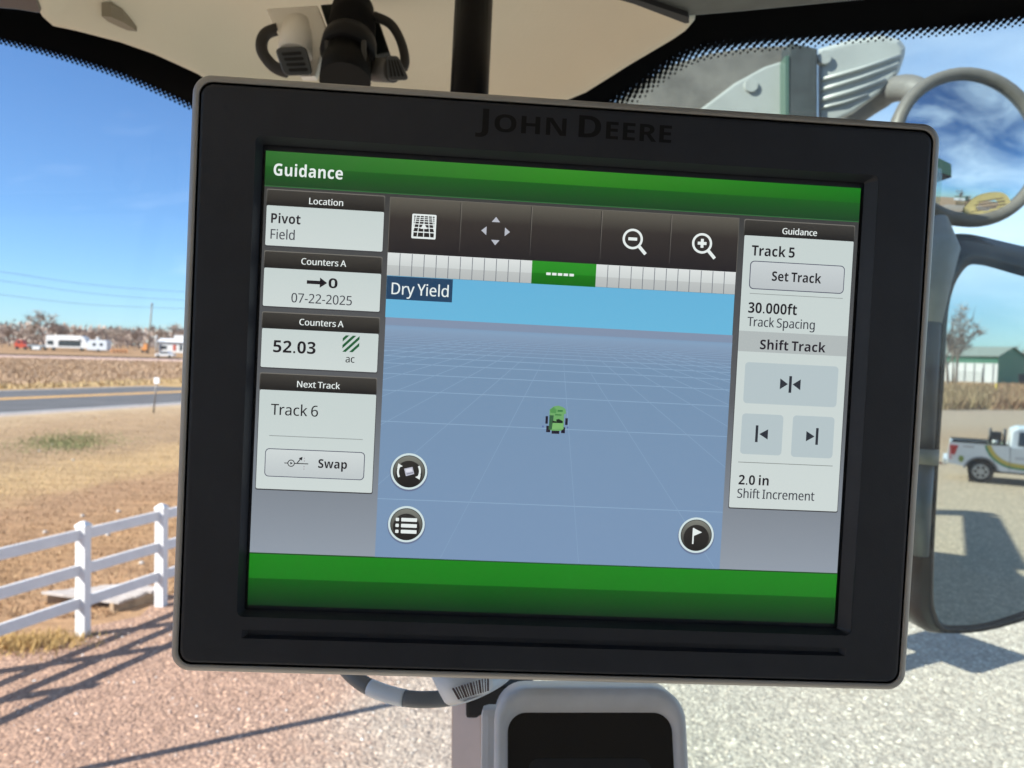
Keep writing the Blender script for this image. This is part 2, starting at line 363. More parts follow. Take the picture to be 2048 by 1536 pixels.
GL = json.loads('''{"r":{"-":[216,[27,154,27,206,189,206,189,154]],"0":[384,[191,-7,142,1,102,22,72,59,50,108,37,169,33,240,35,290,40,334,49,373,69,422,99,458,140,480,191,487,241,480,281,458,312,422,334,373,347,313,351,240,349,191,344,147,335,108,314,59,284,23,243,1],[191,44,237,56,268,92,281,130,289,180,291,240,289,300,281,349,268,388,237,424,191,437,145,424,115,388,102,349,95,300,92,240,95,180,102,131,115,93,145,56]],"2":[384,[32,0,32,49,158,176,219,240,257,296,266,324,269,355,263,390,246,415,219,431,185,436,152,433,123,424,69,390,38,430,102,470,141,482,185,486,226,482,262,471,291,452,312,427,325,396,330,359,326,322,314,288,271,224,207,155,107,56,107,54,349,54,349,0]],"5":[384,[167,-7,97,0,42,19,42,75,101,52,167,44,215,50,253,69,277,101,285,147,278,189,257,219,219,238,165,244,122,241,83,234,54,253,72,480,312,480,312,426,122,426,111,287,142,291,185,294,231,290,270,278,302,257,326,229,341,195,346,153,341,107,325,68,299,36,263,12,219,-2]],"6":[384,[200,-7,157,-1,118,16,84,45,59,86,47,120,39,160,37,205,46,307,59,354,79,397,108,434,146,462,177,475,214,484,257,486,288,485,316,480,316,430,288,436,258,438,215,434,181,422,153,404,132,380,117,351,106,318,96,244,100,244,119,266,143,284,174,296,214,300,253,296,286,283,314,262,336,233,348,197,353,154,348,108,334,69,311,36,281,12,244,-2],[199,43,238,50,268,70,288,105,294,154,288,195,271,227,242,247,201,254,172,251,146,241,126,226,110,208,100,187,97,166,108,108,122,82,142,61,168,48]],"7":[384,[91,0,288,426,30,426,30,480,351,480,351,434,156,0]],"A":[429,[0,0,187,482,242,482,428,0,366,0,308,148,118,148,61,0],[138,202,290,202,236,347,230,367,221,396,214,419,203,378,193,347]],"C":[425,[261,-7,215,-3,174,7,139,24,109,46,85,75,65,109,52,149,44,192,41,240,44,287,53,330,67,368,88,403,114,431,146,455,183,472,225,483,271,486,320,483,364,474,404,458,379,407,330,425,271,433,223,427,182,410,149,381,124,343,110,296,105,240,109,184,123,137,146,98,178,69,219,52,270,46,330,52,385,65,385,13,329,-2]],"D":[490,[65,0,65,480,213,480,259,477,301,468,338,453,371,432,398,406,420,374,436,336,446,293,449,244,442,170,420,109,383,61,333,27,272,7,199,0],[126,52,191,52,299,73,364,136,385,242,380,301,364,348,338,383,302,408,258,423,204,428,126,428]],"F":[349,[65,0,65,480,333,480,333,426,126,426,126,257,320,257,320,203,126,203,126,0]],"G":[489,[271,-7,224,-3,182,7,145,23,114,46,88,74,67,108,53,148,44,191,41,240,44,288,54,331,71,370,93,404,121,433,155,456,195,473,240,483,289,486,366,479,433,458,410,406,352,425,286,433,233,427,188,410,152,381,125,343,109,296,104,240,106,203,112,169,123,139,146,100,181,70,210,57,245,48,285,46,338,49,379,57,379,199,273,199,273,253,439,253,439,18,361,-1]],"I":[228,[27,0,27,35,83,48,83,431,27,445,27,480,200,480,200,445,144,431,144,48,200,35,200,0]],"L":[352,[65,0,65,480,126,480,126,54,335,54,335,0]],"N":[510,[65,0,65,480,135,480,391,83,394,83,392,115,390,162,389,209,389,480,445,480,445,0,375,0,118,398,116,398,119,340,121,268,121,0]],"S":[369,[166,-7,91,-1,34,16,34,74,94,54,169,46,216,51,249,66,270,91,277,123,267,163,232,192,164,222,126,238,96,256,72,276,48,314,40,364,45,400,60,429,83,454,114,471,151,483,193,486,266,479,326,459,307,408,253,426,192,433,153,428,124,414,107,392,101,363,111,323,144,294,206,267,278,233,303,214,322,191,333,163,337,128,332,89,317,56,291,29,256,9,215,-3]],"T":[373,[156,0,156,426,7,426,7,480,366,480,366,426,217,426,217,0]],"Y":[380,[160,0,160,183,0,480,66,480,190,244,315,480,380,480,220,186,220,0]],"a":[377,[144,-7,100,0,63,19,39,52,31,100,41,148,73,183,106,200,150,210,203,215,265,217,265,238,260,277,245,301,222,314,190,318,136,310,89,291,71,335,126,357,193,366,233,363,266,353,291,337,314,300,322,245,322,0,279,0,268,51,265,51,241,25,216,7,185,-3],[158,41,200,47,234,66,256,98,264,144,264,176,211,174,154,167,118,152,98,130,92,99,97,73,110,55,132,44]],"c":[322,[201,-7,156,-2,117,13,83,38,58,73,46,103,39,138,37,178,39,220,47,256,59,286,85,322,119,347,160,362,206,367,259,361,300,347,282,298,244,310,204,315,145,300,110,254,98,179,101,139,110,105,124,79,156,53,201,44,253,50,294,65,294,13,254,-2]],"d":[413,[185,-7,143,-2,107,14,77,40,55,76,41,123,37,179,41,236,55,283,78,319,108,346,144,361,185,367,223,363,254,351,297,314,301,314,299,339,297,367,297,510,356,510,356,0,308,0,300,48,297,48,278,27,254,9,223,-3],[194,42,243,50,274,74,292,113,298,168,298,179,295,220,288,254,275,282,244,309,193,318,152,308,122,280,109,252,101,218,98,178,101,138,109,105,122,78,152,51]],"e":[379,[210,-7,162,-2,120,14,85,40,59,76,47,106,39,140,37,177,39,215,46,249,57,279,81,316,112,344,151,361,196,367,239,362,276,347,305,322,327,290,340,250,345,204,345,169,98,169,107,115,129,76,165,52,213,44,274,50,328,69,328,17,274,-1],[99,216,283,216,277,257,262,290,234,311,195,318,158,312,129,291,109,259]],"f":[231,[73,0,73,314,10,314,10,342,73,362,73,383,77,425,87,458,104,483,141,506,190,514,229,510,260,502,244,455,220,462,191,465,165,460,147,446,136,420,132,383,132,360,223,360,223,314,132,314,132,0]],"g":[413,[195,-161,145,-159,102,-151,65,-138,65,-84,103,-100,148,-109,198,-112,240,-105,271,-85,291,-53,298,-11,298,3,298,27,300,48,297,48,268,17,231,-1,185,-7,142,-1,106,15,76,42,54,79,41,125,37,179,41,233,54,278,76,316,106,344,142,361,185,367,219,363,249,353,275,336,298,312,301,312,309,360,356,360,356,-6,352,-53,338,-92,317,-122,286,-144,245,-157],[194,42,241,49,273,71,292,109,298,165,298,179,295,224,287,259,273,285,240,309,193,317,153,308,123,281,109,254,101,220,98,179,101,138,109,104,123,77,153,50]],"h":[415,[57,0,57,510,116,510,116,361,113,310,117,310,137,334,164,352,195,362,229,366,269,363,302,352,328,335,346,310,357,276,361,234,361,0,302,0,302,230,293,278,266,307,222,317,171,309,139,283,122,242,116,186,116,0]],"i":[173,[87,420,62,429,55,441,52,457,55,474,62,486,87,495,111,486,119,474,122,457,119,441,111,429],[57,0,57,360,116,360,116,0]],"k":[359,[57,0,57,510,116,510,116,244,115,216,113,185,116,185,128,201,144,221,158,238,273,360,343,360,197,206,353,0,281,0,156,168,116,132,116,0]],"l":[173,[57,0,57,510,116,510,116,0]],"m":[628,[57,0,57,360,105,360,113,311,117,311,137,336,162,353,192,363,223,367,273,360,310,340,333,306,336,306,358,333,386,352,418,363,452,367,505,359,543,335,560,310,570,277,574,234,574,0,515,0,515,232,507,279,483,308,442,317,397,309,367,287,350,250,345,199,345,0,286,0,286,232,278,279,253,308,212,317,166,309,137,283,121,242,116,187,116,0]],"n":[415,[57,0,57,360,105,360,113,311,117,311,138,336,165,353,197,363,230,367,270,363,302,353,328,335,346,310,357,277,361,234,361,0,302,0,302,230,293,278,266,307,222,317,171,309,139,283,122,242,116,187,116,0]],"o":[406,[202,-7,157,-1,117,15,84,42,58,79,46,109,39,143,37,181,42,236,57,282,82,318,116,345,156,361,204,367,250,361,290,345,324,318,349,282,361,252,368,218,370,181,365,126,350,79,325,42,291,15,250,-1],[203,42,251,52,283,80,298,107,306,141,309,181,306,220,298,253,283,281,251,308,203,317,155,308,123,281,109,253,101,220,98,181,101,141,109,107,123,80,156,52]],"p":[413,[57,-161,57,360,105,360,113,311,116,311,135,333,158,351,189,363,228,367,270,362,305,346,335,320,358,284,372,238,376,181,372,124,358,78,335,41,305,14,269,-1,228,-7,190,-3,159,9,116,46,112,46,115,17,116,-13,116,-161],[219,42,249,47,273,60,291,82,305,110,315,181,312,220,304,253,291,280,261,308,218,317,171,309,140,286,123,247,116,192,116,181,119,140,126,106,138,78,169,51]],"r":[277,[57,0,57,360,105,360,112,294,115,294,135,322,160,345,190,361,225,367,247,366,267,363,260,308,241,312,221,313,194,309,169,298,147,280,131,256,120,226,116,192,116,0]],"s":[322,[148,-7,83,-1,35,16,35,70,87,50,149,41,188,45,214,55,229,72,234,94,227,118,200,140,146,164,86,191,48,223,38,244,34,271,44,312,72,342,99,356,132,364,169,367,231,360,284,343,264,296,216,312,165,318,133,315,110,307,95,293,91,275,99,249,129,229,183,206,242,180,279,147,288,126,291,99,282,53,253,20,224,5,189,-4]],"t":[243,[167,-7,115,3,94,16,77,37,65,66,62,105,62,314,11,314,11,343,62,366,86,443,121,443,121,360,225,360,225,314,121,314,121,106,125,77,137,57,155,46,177,42,205,44,228,49,228,4,201,-4]],"u":[415,[184,-7,144,-3,111,7,86,25,68,49,57,83,53,124,53,360,113,360,113,128,122,81,148,52,193,42,243,51,276,76,293,117,299,173,299,360,358,360,358,0,310,0,301,48,298,48,277,23,250,6,218,-3]],"x":[355,[12,0,142,184,18,360,85,360,178,224,270,360,336,360,212,184,343,0,276,0,178,144,79,0]],"y":[343,[56,-161,28,-160,7,-156,7,-109,25,-111,47,-113,75,-108,97,-95,114,-75,127,-49,146,-1,1,360,64,360,142,155,160,104,172,57,175,57,187,101,206,156,279,360,343,360,187,-50,166,-96,139,-131,103,-154]]},"b":{".":[180,[89,-9,60,1,51,15,48,36,51,57,60,71,89,81,119,71,129,57,132,36,129,15,119,1]],"0":[384,[191,-7,139,1,96,22,64,59,42,108,29,168,24,240,26,289,31,333,40,373,62,421,93,457,121,474,153,484,191,487,244,480,286,458,318,422,341,373,355,312,359,240,357,191,352,147,343,107,321,59,290,23,263,6,230,-3],[191,75,223,85,244,116,252,148,257,189,259,240,257,290,252,331,244,363,223,395,191,405,159,395,139,363,131,331,126,290,125,240,126,190,131,149,139,117,159,86]],"2":[384,[27,0,27,71,147,192,206,254,238,300,248,345,244,370,232,388,213,398,189,402,162,398,136,389,81,353,26,418,70,451,123,476,197,486,241,482,278,469,308,449,330,423,344,392,349,357,345,319,333,284,287,220,215,148,153,90,153,85,362,85,362,0]],"3":[384,[164,-7,114,-4,68,5,26,19,26,105,90,82,153,74,199,79,229,93,246,115,251,146,241,180,227,192,206,200,136,208,99,208,99,285,136,285,204,294,223,304,235,317,244,350,240,373,228,390,207,401,175,404,143,401,116,393,73,369,26,439,92,473,134,483,183,486,229,483,268,473,300,456,332,420,343,372,336,327,313,293,280,268,240,253,240,251,291,238,327,216,350,183,357,140,352,100,337,65,311,35,274,12,243,2,206,-5]],"5":[384,[162,-7,91,0,33,19,33,107,93,85,158,76,198,81,227,94,245,118,251,152,241,192,208,216,155,224,116,221,83,214,42,235,60,480,320,480,320,394,149,394,140,300,165,304,201,306,243,302,279,289,310,269,333,240,348,204,353,161,348,112,332,71,305,38,268,13,220,-2]],"C":[428,[255,-7,208,-3,168,7,133,24,103,47,80,76,62,110,49,149,41,192,39,239,42,286,51,328,65,367,85,402,111,431,141,455,177,472,218,483,264,486,335,477,404,453,371,370,317,392,264,402,212,391,175,358,157,325,147,285,144,238,147,191,156,152,172,120,195,97,226,83,264,78,323,85,386,103,386,18,324,-1]],"D":[497,[60,0,60,480,211,480,259,477,302,468,342,453,376,432,404,406,427,374,444,336,455,293,458,244,450,170,427,109,389,61,337,27,273,7,196,0],[162,84,206,84,287,101,336,154,353,242,349,290,337,329,318,359,291,380,257,392,216,396,162,396]],"E":[376,[60,0,60,480,336,480,336,396,162,396,162,291,324,291,324,208,162,208,162,84,336,84,336,0]],"G":[486,[262,-7,196,0,141,21,97,56,65,105,45,166,39,240,42,288,52,332,68,371,91,405,119,433,153,456,193,473,238,483,289,486,365,478,432,457,398,375,348,394,289,402,247,397,212,381,183,357,162,325,148,285,144,238,147,194,156,155,173,123,197,98,229,83,269,78,305,80,333,85,333,185,242,185,242,269,433,269,433,21,354,1]],"H":[514,[60,0,60,480,162,480,162,291,352,291,352,480,453,480,453,0,352,0,352,207,162,207,162,0]],"J":[222,[10,-141,-24,-139,-50,-134,-50,-49,-27,-54,-2,-56,30,-49,43,-39,52,-24,60,30,60,480,162,480,162,31,160,-8,153,-41,143,-69,120,-102,89,-124,52,-137]],"N":[546,[60,0,60,480,189,480,397,120,399,120,396,187,394,253,394,480,486,480,486,0,357,0,148,363,145,363,149,294,151,226,151,0]],"O":[535,[267,-7,218,-3,176,7,139,24,108,48,83,76,63,111,50,150,42,193,39,241,42,289,50,332,63,371,83,405,108,433,139,456,176,473,219,484,268,487,317,484,360,473,396,456,427,433,452,405,471,370,485,331,493,288,496,240,493,193,485,150,471,110,452,76,427,47,396,24,360,7,317,-3],[267,79,307,83,338,98,361,122,376,154,386,194,389,240,386,287,376,327,361,359,338,383,307,398,268,402,229,398,198,383,175,359,159,327,149,287,146,240,149,194,159,154,175,122,198,98,229,83]],"P":[422,[60,0,60,480,214,480,270,475,315,462,349,440,373,410,387,373,392,330,387,289,374,252,351,219,316,193,286,180,249,173,206,171,162,171,162,0],[162,254,195,254,234,258,264,271,282,293,289,326,280,365,253,388,208,396,162,396]],"R":[443,[60,0,60,480,200,480,260,476,308,464,345,444,371,416,386,380,392,336,388,305,379,278,346,237,302,209,443,0,330,0,216,184,162,184,162,0],[162,267,195,267,238,271,267,283,283,304,289,333,283,362,266,382,236,393,193,396,162,396]],"S":[370,[167,-7,118,-4,73,6,31,22,31,117,102,90,138,80,175,77,207,81,228,92,240,108,244,128,237,153,217,172,150,207,114,225,77,253,48,293,39,319,36,350,41,390,56,423,80,450,113,470,152,482,199,486,270,478,341,453,308,373,249,394,195,402,170,398,151,388,140,373,136,353,141,330,158,313,226,277,289,241,312,220,329,196,340,168,343,133,338,93,323,59,297,31,262,10,219,-2]],"T":[389,[144,0,144,395,13,395,13,480,375,480,375,395,245,395,245,0]],"a":[406,[142,-7,97,0,60,22,36,58,28,109,38,160,69,196,101,212,142,222,192,226,256,228,256,244,252,269,241,287,223,297,199,300,146,292,95,273,62,341,128,365,203,374,248,371,286,360,316,342,338,317,351,285,355,244,355,0,285,0,266,50,263,50,239,24,214,7,183,-3],[179,66,209,71,234,86,250,109,256,140,256,170,217,169,176,164,150,151,136,132,131,109,134,89,144,76]],"c":[345,[201,-7,151,-2,109,13,75,39,50,75,35,122,30,181,33,223,40,260,53,291,80,328,117,353,160,368,210,373,276,366,324,349,295,271,251,287,210,293,167,281,141,244,132,182,137,134,153,101,177,81,210,75,266,83,313,106,313,21,265,0]],"d":[425,[169,-7,130,-1,97,15,69,41,47,78,35,125,30,183,35,240,48,288,69,325,98,352,132,368,171,373,207,370,236,358,259,341,277,320,280,320,275,351,273,393,273,510,373,510,373,0,296,0,277,48,273,48,255,27,233,9,204,-3],[203,73,239,79,262,98,275,128,279,171,279,182,275,229,263,264,240,285,202,292,173,285,150,264,136,229,132,181,136,134,150,100,173,80]],"e":[397,[218,-7,166,-2,121,14,83,40,54,76,41,106,33,141,30,181,33,221,40,257,52,288,78,325,113,352,155,368,203,373,251,369,291,354,324,330,348,297,363,256,368,207,368,158,132,158,139,121,157,92,185,74,223,68,287,75,347,97,347,19,290,0],[134,225,274,225,269,256,257,280,235,297,204,302,178,298,156,283,141,259]],"f":[260,[69,0,69,291,13,291,13,340,69,367,69,394,72,435,84,466,103,488,129,503,161,511,198,514,252,509,290,498,265,425,240,431,209,435,191,431,178,422,169,390,169,367,255,367,255,291,169,291,169,0]],"h":[441,[52,0,52,510,152,510,152,406,151,355,148,320,153,320,173,344,198,361,227,370,259,373,296,370,328,359,355,342,375,316,387,282,391,239,391,0,291,0,291,214,276,274,232,293,194,286,170,262,157,224,152,173,152,0]],"i":[205,[103,412,82,415,64,423,52,438,48,461,52,485,64,500,103,510,141,500,153,485,157,461,153,438,141,423],[52,0,52,367,152,367,152,0]],"k":[416,[52,0,52,510,152,510,152,282,151,241,147,199,148,199,169,228,192,255,295,367,408,367,262,208,416,0,301,0,195,148,152,114,152,0]],"n":[441,[52,0,52,367,129,367,142,320,148,320,168,344,196,361,227,370,261,373,314,365,355,342,375,316,387,282,391,239,391,0,291,0,291,214,287,249,277,274,258,289,232,293,193,286,169,262,157,224,152,173,152,0]],"o":[416,[207,-7,159,-1,116,15,80,43,53,80,40,111,33,145,30,184,36,240,51,287,78,324,114,352,157,368,209,373,258,368,300,351,336,324,363,287,375,257,383,223,385,184,380,128,364,81,337,43,302,15,258,-1],[208,74,242,81,266,102,279,136,283,184,279,232,266,266,242,286,208,293,173,286,150,266,137,232,132,184,137,136,150,102,174,81]],"p":[425,[52,-161,52,367,134,367,148,319,152,319,192,357,221,369,257,373,295,368,328,352,357,325,378,288,391,241,395,184,390,127,377,79,355,42,326,15,293,-1,254,-7,218,-3,191,8,152,40,147,40,152,-13,152,-161],[226,75,255,82,276,103,289,138,293,185,285,245,262,281,224,293,191,287,170,269,157,239,152,195,152,185,156,138,168,103,190,82]],"r":[305,[52,0,52,367,128,367,143,305,148,305,167,331,192,353,222,368,257,373,275,373,291,371,283,277,270,279,254,280,205,271,184,259,167,242,156,218,152,187,152,0]],"t":[292,[178,-7,119,4,96,19,78,41,67,73,63,115,63,291,15,291,15,334,71,367,99,445,163,445,163,367,266,367,266,291,163,291,163,115,166,97,175,84,189,76,207,73,239,77,270,85,270,10,230,-2]],"u":[441,[181,-7,127,1,86,25,66,51,54,85,50,128,50,367,150,367,150,152,154,118,165,93,183,78,210,73,248,81,272,104,285,142,289,194,289,367,389,367,389,0,312,0,299,47,293,47,273,23,245,6,214,-4]],"v":[382,[140,0,0,367,105,367,175,158,185,119,189,83,192,83,207,158,277,367,382,367,242,0]],"w":[575,[111,0,7,367,106,367,148,204,157,164,164,119,169,84,171,84,174,109,179,142,184,172,188,191,233,367,343,367,386,191,393,161,399,118,402,84,405,84,410,117,417,163,426,204,470,367,568,367,463,0,354,0,326,128,318,162,307,211,296,258,288,290,285,290,278,258,267,211,256,162,248,127,218,0]]}}''')
# ---------------------------------------------------------------- ground and road (the setting)
def zt(y):
    pts = [(-9000, 0), (70, 0), (110, .35), (140, .75), (148, .9), (156, .9), (165, 1.0), (200, 2.1), (320, 3.0), (9000, 3.0)]
    for (a, za), (b, zb) in zip(pts, pts[1:]):
        if a <= y <= b:
            return za + (zb - za) * (y - a) / (b - a)
    return 0
def V(px, py, d):                 # a point at forward distance d
    return at(px, py, d)
RA, RB = gnd(0, 829), gnd(358, 807)
RC, RD = gnd(0, 781), gnd(358, 770.5)
rdir = (RB - RA).normalized()
rnor = Vector((rdir.y, -rdir.x, 0))
if rnor.y > 0:
    rnor = -rnor
def sdist(px, py):
    return (gnd(px, py) - RA).dot(rnor)

def node_noise(nt, vec, scale, detail=4, rough=0.6):
    n = nt.nodes.new('ShaderNodeTexNoise')
    n.inputs['Scale'].default_value = scale
    n.inputs['Detail'].default_value = detail
    n.inputs['Roughness'].default_value = rough
    nt.links.new(vec, n.inputs['Vector'])
    return n
def node_math(nt, op, a, b=None):
    n = nt.nodes.new('ShaderNodeMath')
    n.operation = op
    for i, x in enumerate((a, b)):
        if x is None: continue
        if isinstance(x, (int, float)): n.inputs[i].default_value = x
        else: nt.links.new(x, n.inputs[i])
    return n.outputs[0]
def node_mix(nt, fac, a, b, blend='MIX'):
    n = nt.nodes.new('ShaderNodeMix')
    n.data_type = 'RGBA'
    n.blend_type = blend
    for k, x in (('Factor', fac), ('A', a), ('B', b)):
        if isinstance(x, tuple): n.inputs[k].default_value = (*x, 1)
        elif isinstance(x, (int, float)): n.inputs[k].default_value = x
        else: nt.links.new(x, n.inputs[k])
    return n.outputs['Result']
def node_ramp(nt, fac, stops):
    r = nt.nodes.new('ShaderNodeValToRGB')
    e = r.color_ramp.elements
    while len(e) < len(stops): e.new(0.5)
    for i, (p, c) in enumerate(stops):
        e[i].position = p
        e[i].color = (*c, 1) if isinstance(c, tuple) else (c, c, c, 1)
    nt.links.new(fac, r.inputs['Fac'])
    return r.outputs['Color']

def ground_mat():
    m = bpy.data.materials.new('dry_ground')
    m.use_nodes = True
    nt = m.node_tree
    b = nt.nodes['Principled BSDF']
    b.inputs['Roughness'].default_value = 1.0
    b.inputs['Specular IOR Level'].default_value = 0.05
    t = nt.nodes.new('ShaderNodeTexCoord').outputs['Object']
    dot = nt.nodes.new('ShaderNodeVectorMath'); dot.operation = 'DOT_PRODUCT'
    nt.links.new(t, dot.inputs[0]); dot.inputs[1].default_value = tuple(rnor)
    s = node_math(nt, 'SUBTRACT', dot.outputs['Value'], RA.dot(rnor))
    nz = node_noise(nt, t, 0.25, 6)
    s = node_math(nt, 'ADD', s, node_math(nt, 'MULTIPLY', node_math(nt, 'SUBTRACT', nz.outputs['Fac'], 0.5), 7.0))
    T = lambda v: (v + 120) / 170.0
    fac = node_math(nt, 'DIVIDE', node_math(nt, 'ADD', s, 120.0), 170.0)
    sd_ = lambda y: T(sdist(180, y))
    c = node_ramp(nt, fac, [(0.0, (.30, .20, .12)), (T(-25), (.36, .25, .14)), (T(-12), (.42, .30, .13)), (T(1), (.42, .33, .22)),
                            (sd_(845), (.34, .245, .155)), (sd_(900), (.30, .215, .135)), (sd_(925), (.38, .27, .15)), (sd_(960), (.39, .275, .15)),
                            (sd_(985), (.32, .205, .125)), (sd_(1100), (.34, .21, .112)), (sd_(1160), (.35, .22, .125)), (1.0, (.36, .23, .14))])
    # wind rows: streaks along the road direction
    mp_ = nt.nodes.new('ShaderNodeMapping')
    mp_.inputs['Rotation'].default_value = (0, 0, -math.atan2(rdir.y, rdir.x))
    mp_.inputs['Scale'].default_value = (0.35, 2.2, 1)
    nt.links.new(t, mp_.inputs['Vector'])
    n2 = node_noise(nt, mp_.outputs['Vector'], 1.4, 8, 0.7)
    c = node_mix(nt, 1.0, c, node_ramp(nt, n2.outputs['Fac'], [(0.3, (.62, .58, .56)), (0.52, (1., 1., 1.)), (0.70, (1.24, 1.2, 1.14))]), 'MULTIPLY')
    n3 = node_noise(nt, t, 9.0, 6, 0.75)
    c = node_mix(nt, 1.0, c, node_ramp(nt, n3.outputs['Fac'], [(0.32, (.8, .8, .8)), (0.66, (1.15, 1.14, 1.1))]), 'MULTIPLY')
    nt.links.new(c, b.inputs['Base Color'])
    bp = nt.nodes.new('ShaderNodeBump')
    bp.inputs['Strength'].default_value = 0.5
    bp.inputs['Distance'].default_value = 0.05
    nt.links.new(n3.outputs['Fac'], bp.inputs['Height'])
    nt.links.new(bp.outputs['Normal'], b.inputs['Normal'])
    return m

g = MB()
xs = [-4000, -1200, -400, -150, -60, 0, 60, 150, 400, 1200, 4000]
ys = [-4000, -1000, -300, -100, 0, 40, 70, 90, 110, 125, 140, 148, 156, 165, 182, 200, 240, 280, 320, 600, 1500, 4500]
for y in ys:
    for x in xs:
        g.v.append(Vector((x, y, zt(y)))); g.c.append((1, 1, 1))
W_ = len(xs)
for j in range(len(ys) - 1):
    for i in range(W_ - 1):
        a = j * W_ + i
        g.f.append([a, a + 1, a + 1 + W_, a + W_]); g.mi.append(0); g.sm.append(True)
tag(g.build('ground', ground_mat()), kind='structure')

# fence line in plan
FB1, FB2 = gnd(166, 1272), gnd(322, 1212)
fdir = (FB2 - FB1); FSP = fdir.length; fdir.normalize()
fnor = Vector((fdir.y, -fdir.x, 0))      # towards the combine

def gravel_mat():
    m = bpy.data.materials.new('crushed_gravel')
    m.use_nodes = True
    nt = m.node_tree
    b = nt.nodes['Principled BSDF']
    b.inputs['Roughness'].default_value = 0.95
    b.inputs['Specular IOR Level'].default_value = 0.15
    t = nt.nodes.new('ShaderNodeTexCoord').outputs['Object']
    sp = nt.nodes.new('ShaderNodeSeparateXYZ'); nt.links.new(t, sp.inputs[0])
    big = node_noise(nt, t, 0.5, 5)
    off = node_math(nt, 'MULTIPLY', node_math(nt, 'SUBTRACT', big.outputs['Fac'], 0.5), 2.2)
    x = node_math(nt, 'ADD', sp.outputs['X'], off)
    zone = node_ramp(nt, node_math(nt, 'DIVIDE', node_math(nt, 'ADD', x, 8.0), 16.0),
                     [(0.30, (.415, .275, .20)), (0.37, (.43, .30, .225)), (0.43, (.45, .385, .315)), (0.6, (.45, .415, .355)), (0.72, (.52, .465, .41))])
    back = node_ramp(nt, node_math(nt, 'DIVIDE', node_math(nt, 'MULTIPLY', node_math(nt, 'ADD', sp.outputs['Y'], off), -1.0), 70.0),
                     [(0.0, 0.0), (0.12, 1.0)])
    backc = node_ramp(nt, node_math(nt, 'DIVIDE', node_math(nt, 'MULTIPLY', sp.outputs['Y'], -1.0), 80.0),
                      [(0.1, (0.47, 0.403, 0.311)), (0.3, (0.454, 0.37, 0.277)), (0.45, (0.386, 0.277, 0.185)), (0.6, (0.42, 0.336, 0.26)), (0.85, (0.42, 0.336, 0.269))])
    c = node_mix(nt, back, zone, backc)
    vo = nt.nodes.new('ShaderNodeTexVoronoi'); vo.inputs['Scale'].default_value = 26
    vo.inputs['Randomness'].default_value = 1
    nt.links.new(t, vo.inputs['Vector'])
    cs = nt.nodes.new('ShaderNodeSeparateColor'); nt.links.new(vo.outputs['Color'], cs.inputs[0])
    st = node_ramp(nt, cs.outputs['Red'], [(0.0, (.74, .72, .72)), (0.4, (.92, .92, .92)), (0.78, (1.06, 1.05, 1.04)), (0.93, (1.2, 1.19, 1.16)), (1.0, (1.75, 1.72, 1.65))])
    c = node_mix(nt, 1.0, c, st, 'MULTIPLY')
    dk = node_ramp(nt, vo.outputs['Distance'], [(0.25, (1., 1., 1.)), (0.8, (.62, .59, .57))])
    c = node_mix(nt, 0.75, c, dk, 'MULTIPLY')
    n5 = node_noise(nt, t, 5.0, 5, 0.7)
    c = node_mix(nt, 1.0, c, node_ramp(nt, n5.outputs['Fac'], [(0.3, (.84, .83, .82)), (0.7, (1.13, 1.12, 1.11))]), 'MULTIPLY')
    nt.links.new(c, b.inputs['Base Color'])
    h = node_math(nt, 'SUBTRACT', 1.0, vo.outputs['Distance'])
    h = node_math(nt, 'MULTIPLY', h, node_math(nt, 'ADD', cs.outputs['Green'], 0.4))
    bp = nt.nodes.new('ShaderNodeBump')
    bp.inputs['Strength'].default_value = 0.8
    bp.inputs['Distance'].default_value = 0.022
    nt.links.new(h, bp.inputs['Height'])
    nt.links.new(bp.outputs['Normal'], b.inputs['Normal'])
    return m
q = MB()
fl = lambda t, o=0.0: FB1 + fdir * t + fnor * o
edge = []
for k in range(60):                       # ragged gravel edge beside the fence
    t = -14 + k * 0.55
    edge.append(fl(t, -0.25 + 0.22 * math.sin(t * 1.7) + rnd.uniform(-.18, .18)))
poly = [Vector((p.x, p.y, 0.004)) for p in edge]
last = edge[-1]
poly += [Vector((90, last.y + 4, 0.004)), Vector((90, -68, 0.004)), Vector((-25, -60, 0.004)), Vector((edge[0].x, edge[0].y - .1, 0.004))]
q.poly(poly)
tag(q.build('gravel_lot', gravel_mat()), kind='structure')

def strip(name, pa, pb, z, m):            # a band between two polylines on the ground
    s = MB()
    for i in range(len(pa) - 1):
        s.quad(*[Vector((p.x, p.y, z)) for p in (pa[i], pa[i + 1], pb[i + 1], pb[i])])
    return s.build(name, m)
def line(a, b, ts):
    return [a + (b - a) * t for t in ts]
TS = [-4, -1, 0, 0.5, 1, 1.7, 2.8, 3.8]
near, far = line(RA, RB, TS), line(RC, RD, TS)
blend = lambda k: [a.lerp(b, k) for a, b in zip(near, far)]
sh = [p + rnor * 1.2 for p in near]
tag(strip('road_shoulder', sh, blend(0.02), 0.006, mat('shoulder_gravel', (.38, .33, .29), 1, spec=.1, var=.2, vscale=2.5, bump=.6, bscale=12)), kind='structure')
tag(strip('road', blend(0.0), blend(1.0), 0.014, mat('asphalt', (.105, .107, .11), .9, spec=.2, var=.14, vscale=.35, detail=8)), kind='structure')
tag(strip('road_edge_line', blend(0.01), blend(0.035), 0.022, mat('white_paint', (.42, .42, .41), .7, var=.15, vscale=2)), kind='structure')
tag(strip('road_edge_line', blend(0.955), blend(0.975), 0.022, mat('white_paint', (.42, .42, .41))), kind='structure')
tag(strip('road_centre_line', blend(0.50), blend(0.535), 0.022, mat('yellow_paint', (.62, .36, .10), .8, var=.15, vscale=2)), kind='structure')
tag(strip('road_centre_line', blend(0.555), blend(0.585), 0.022, mat('yellow_paint', (.62, .36, .10), .8)), kind='structure')

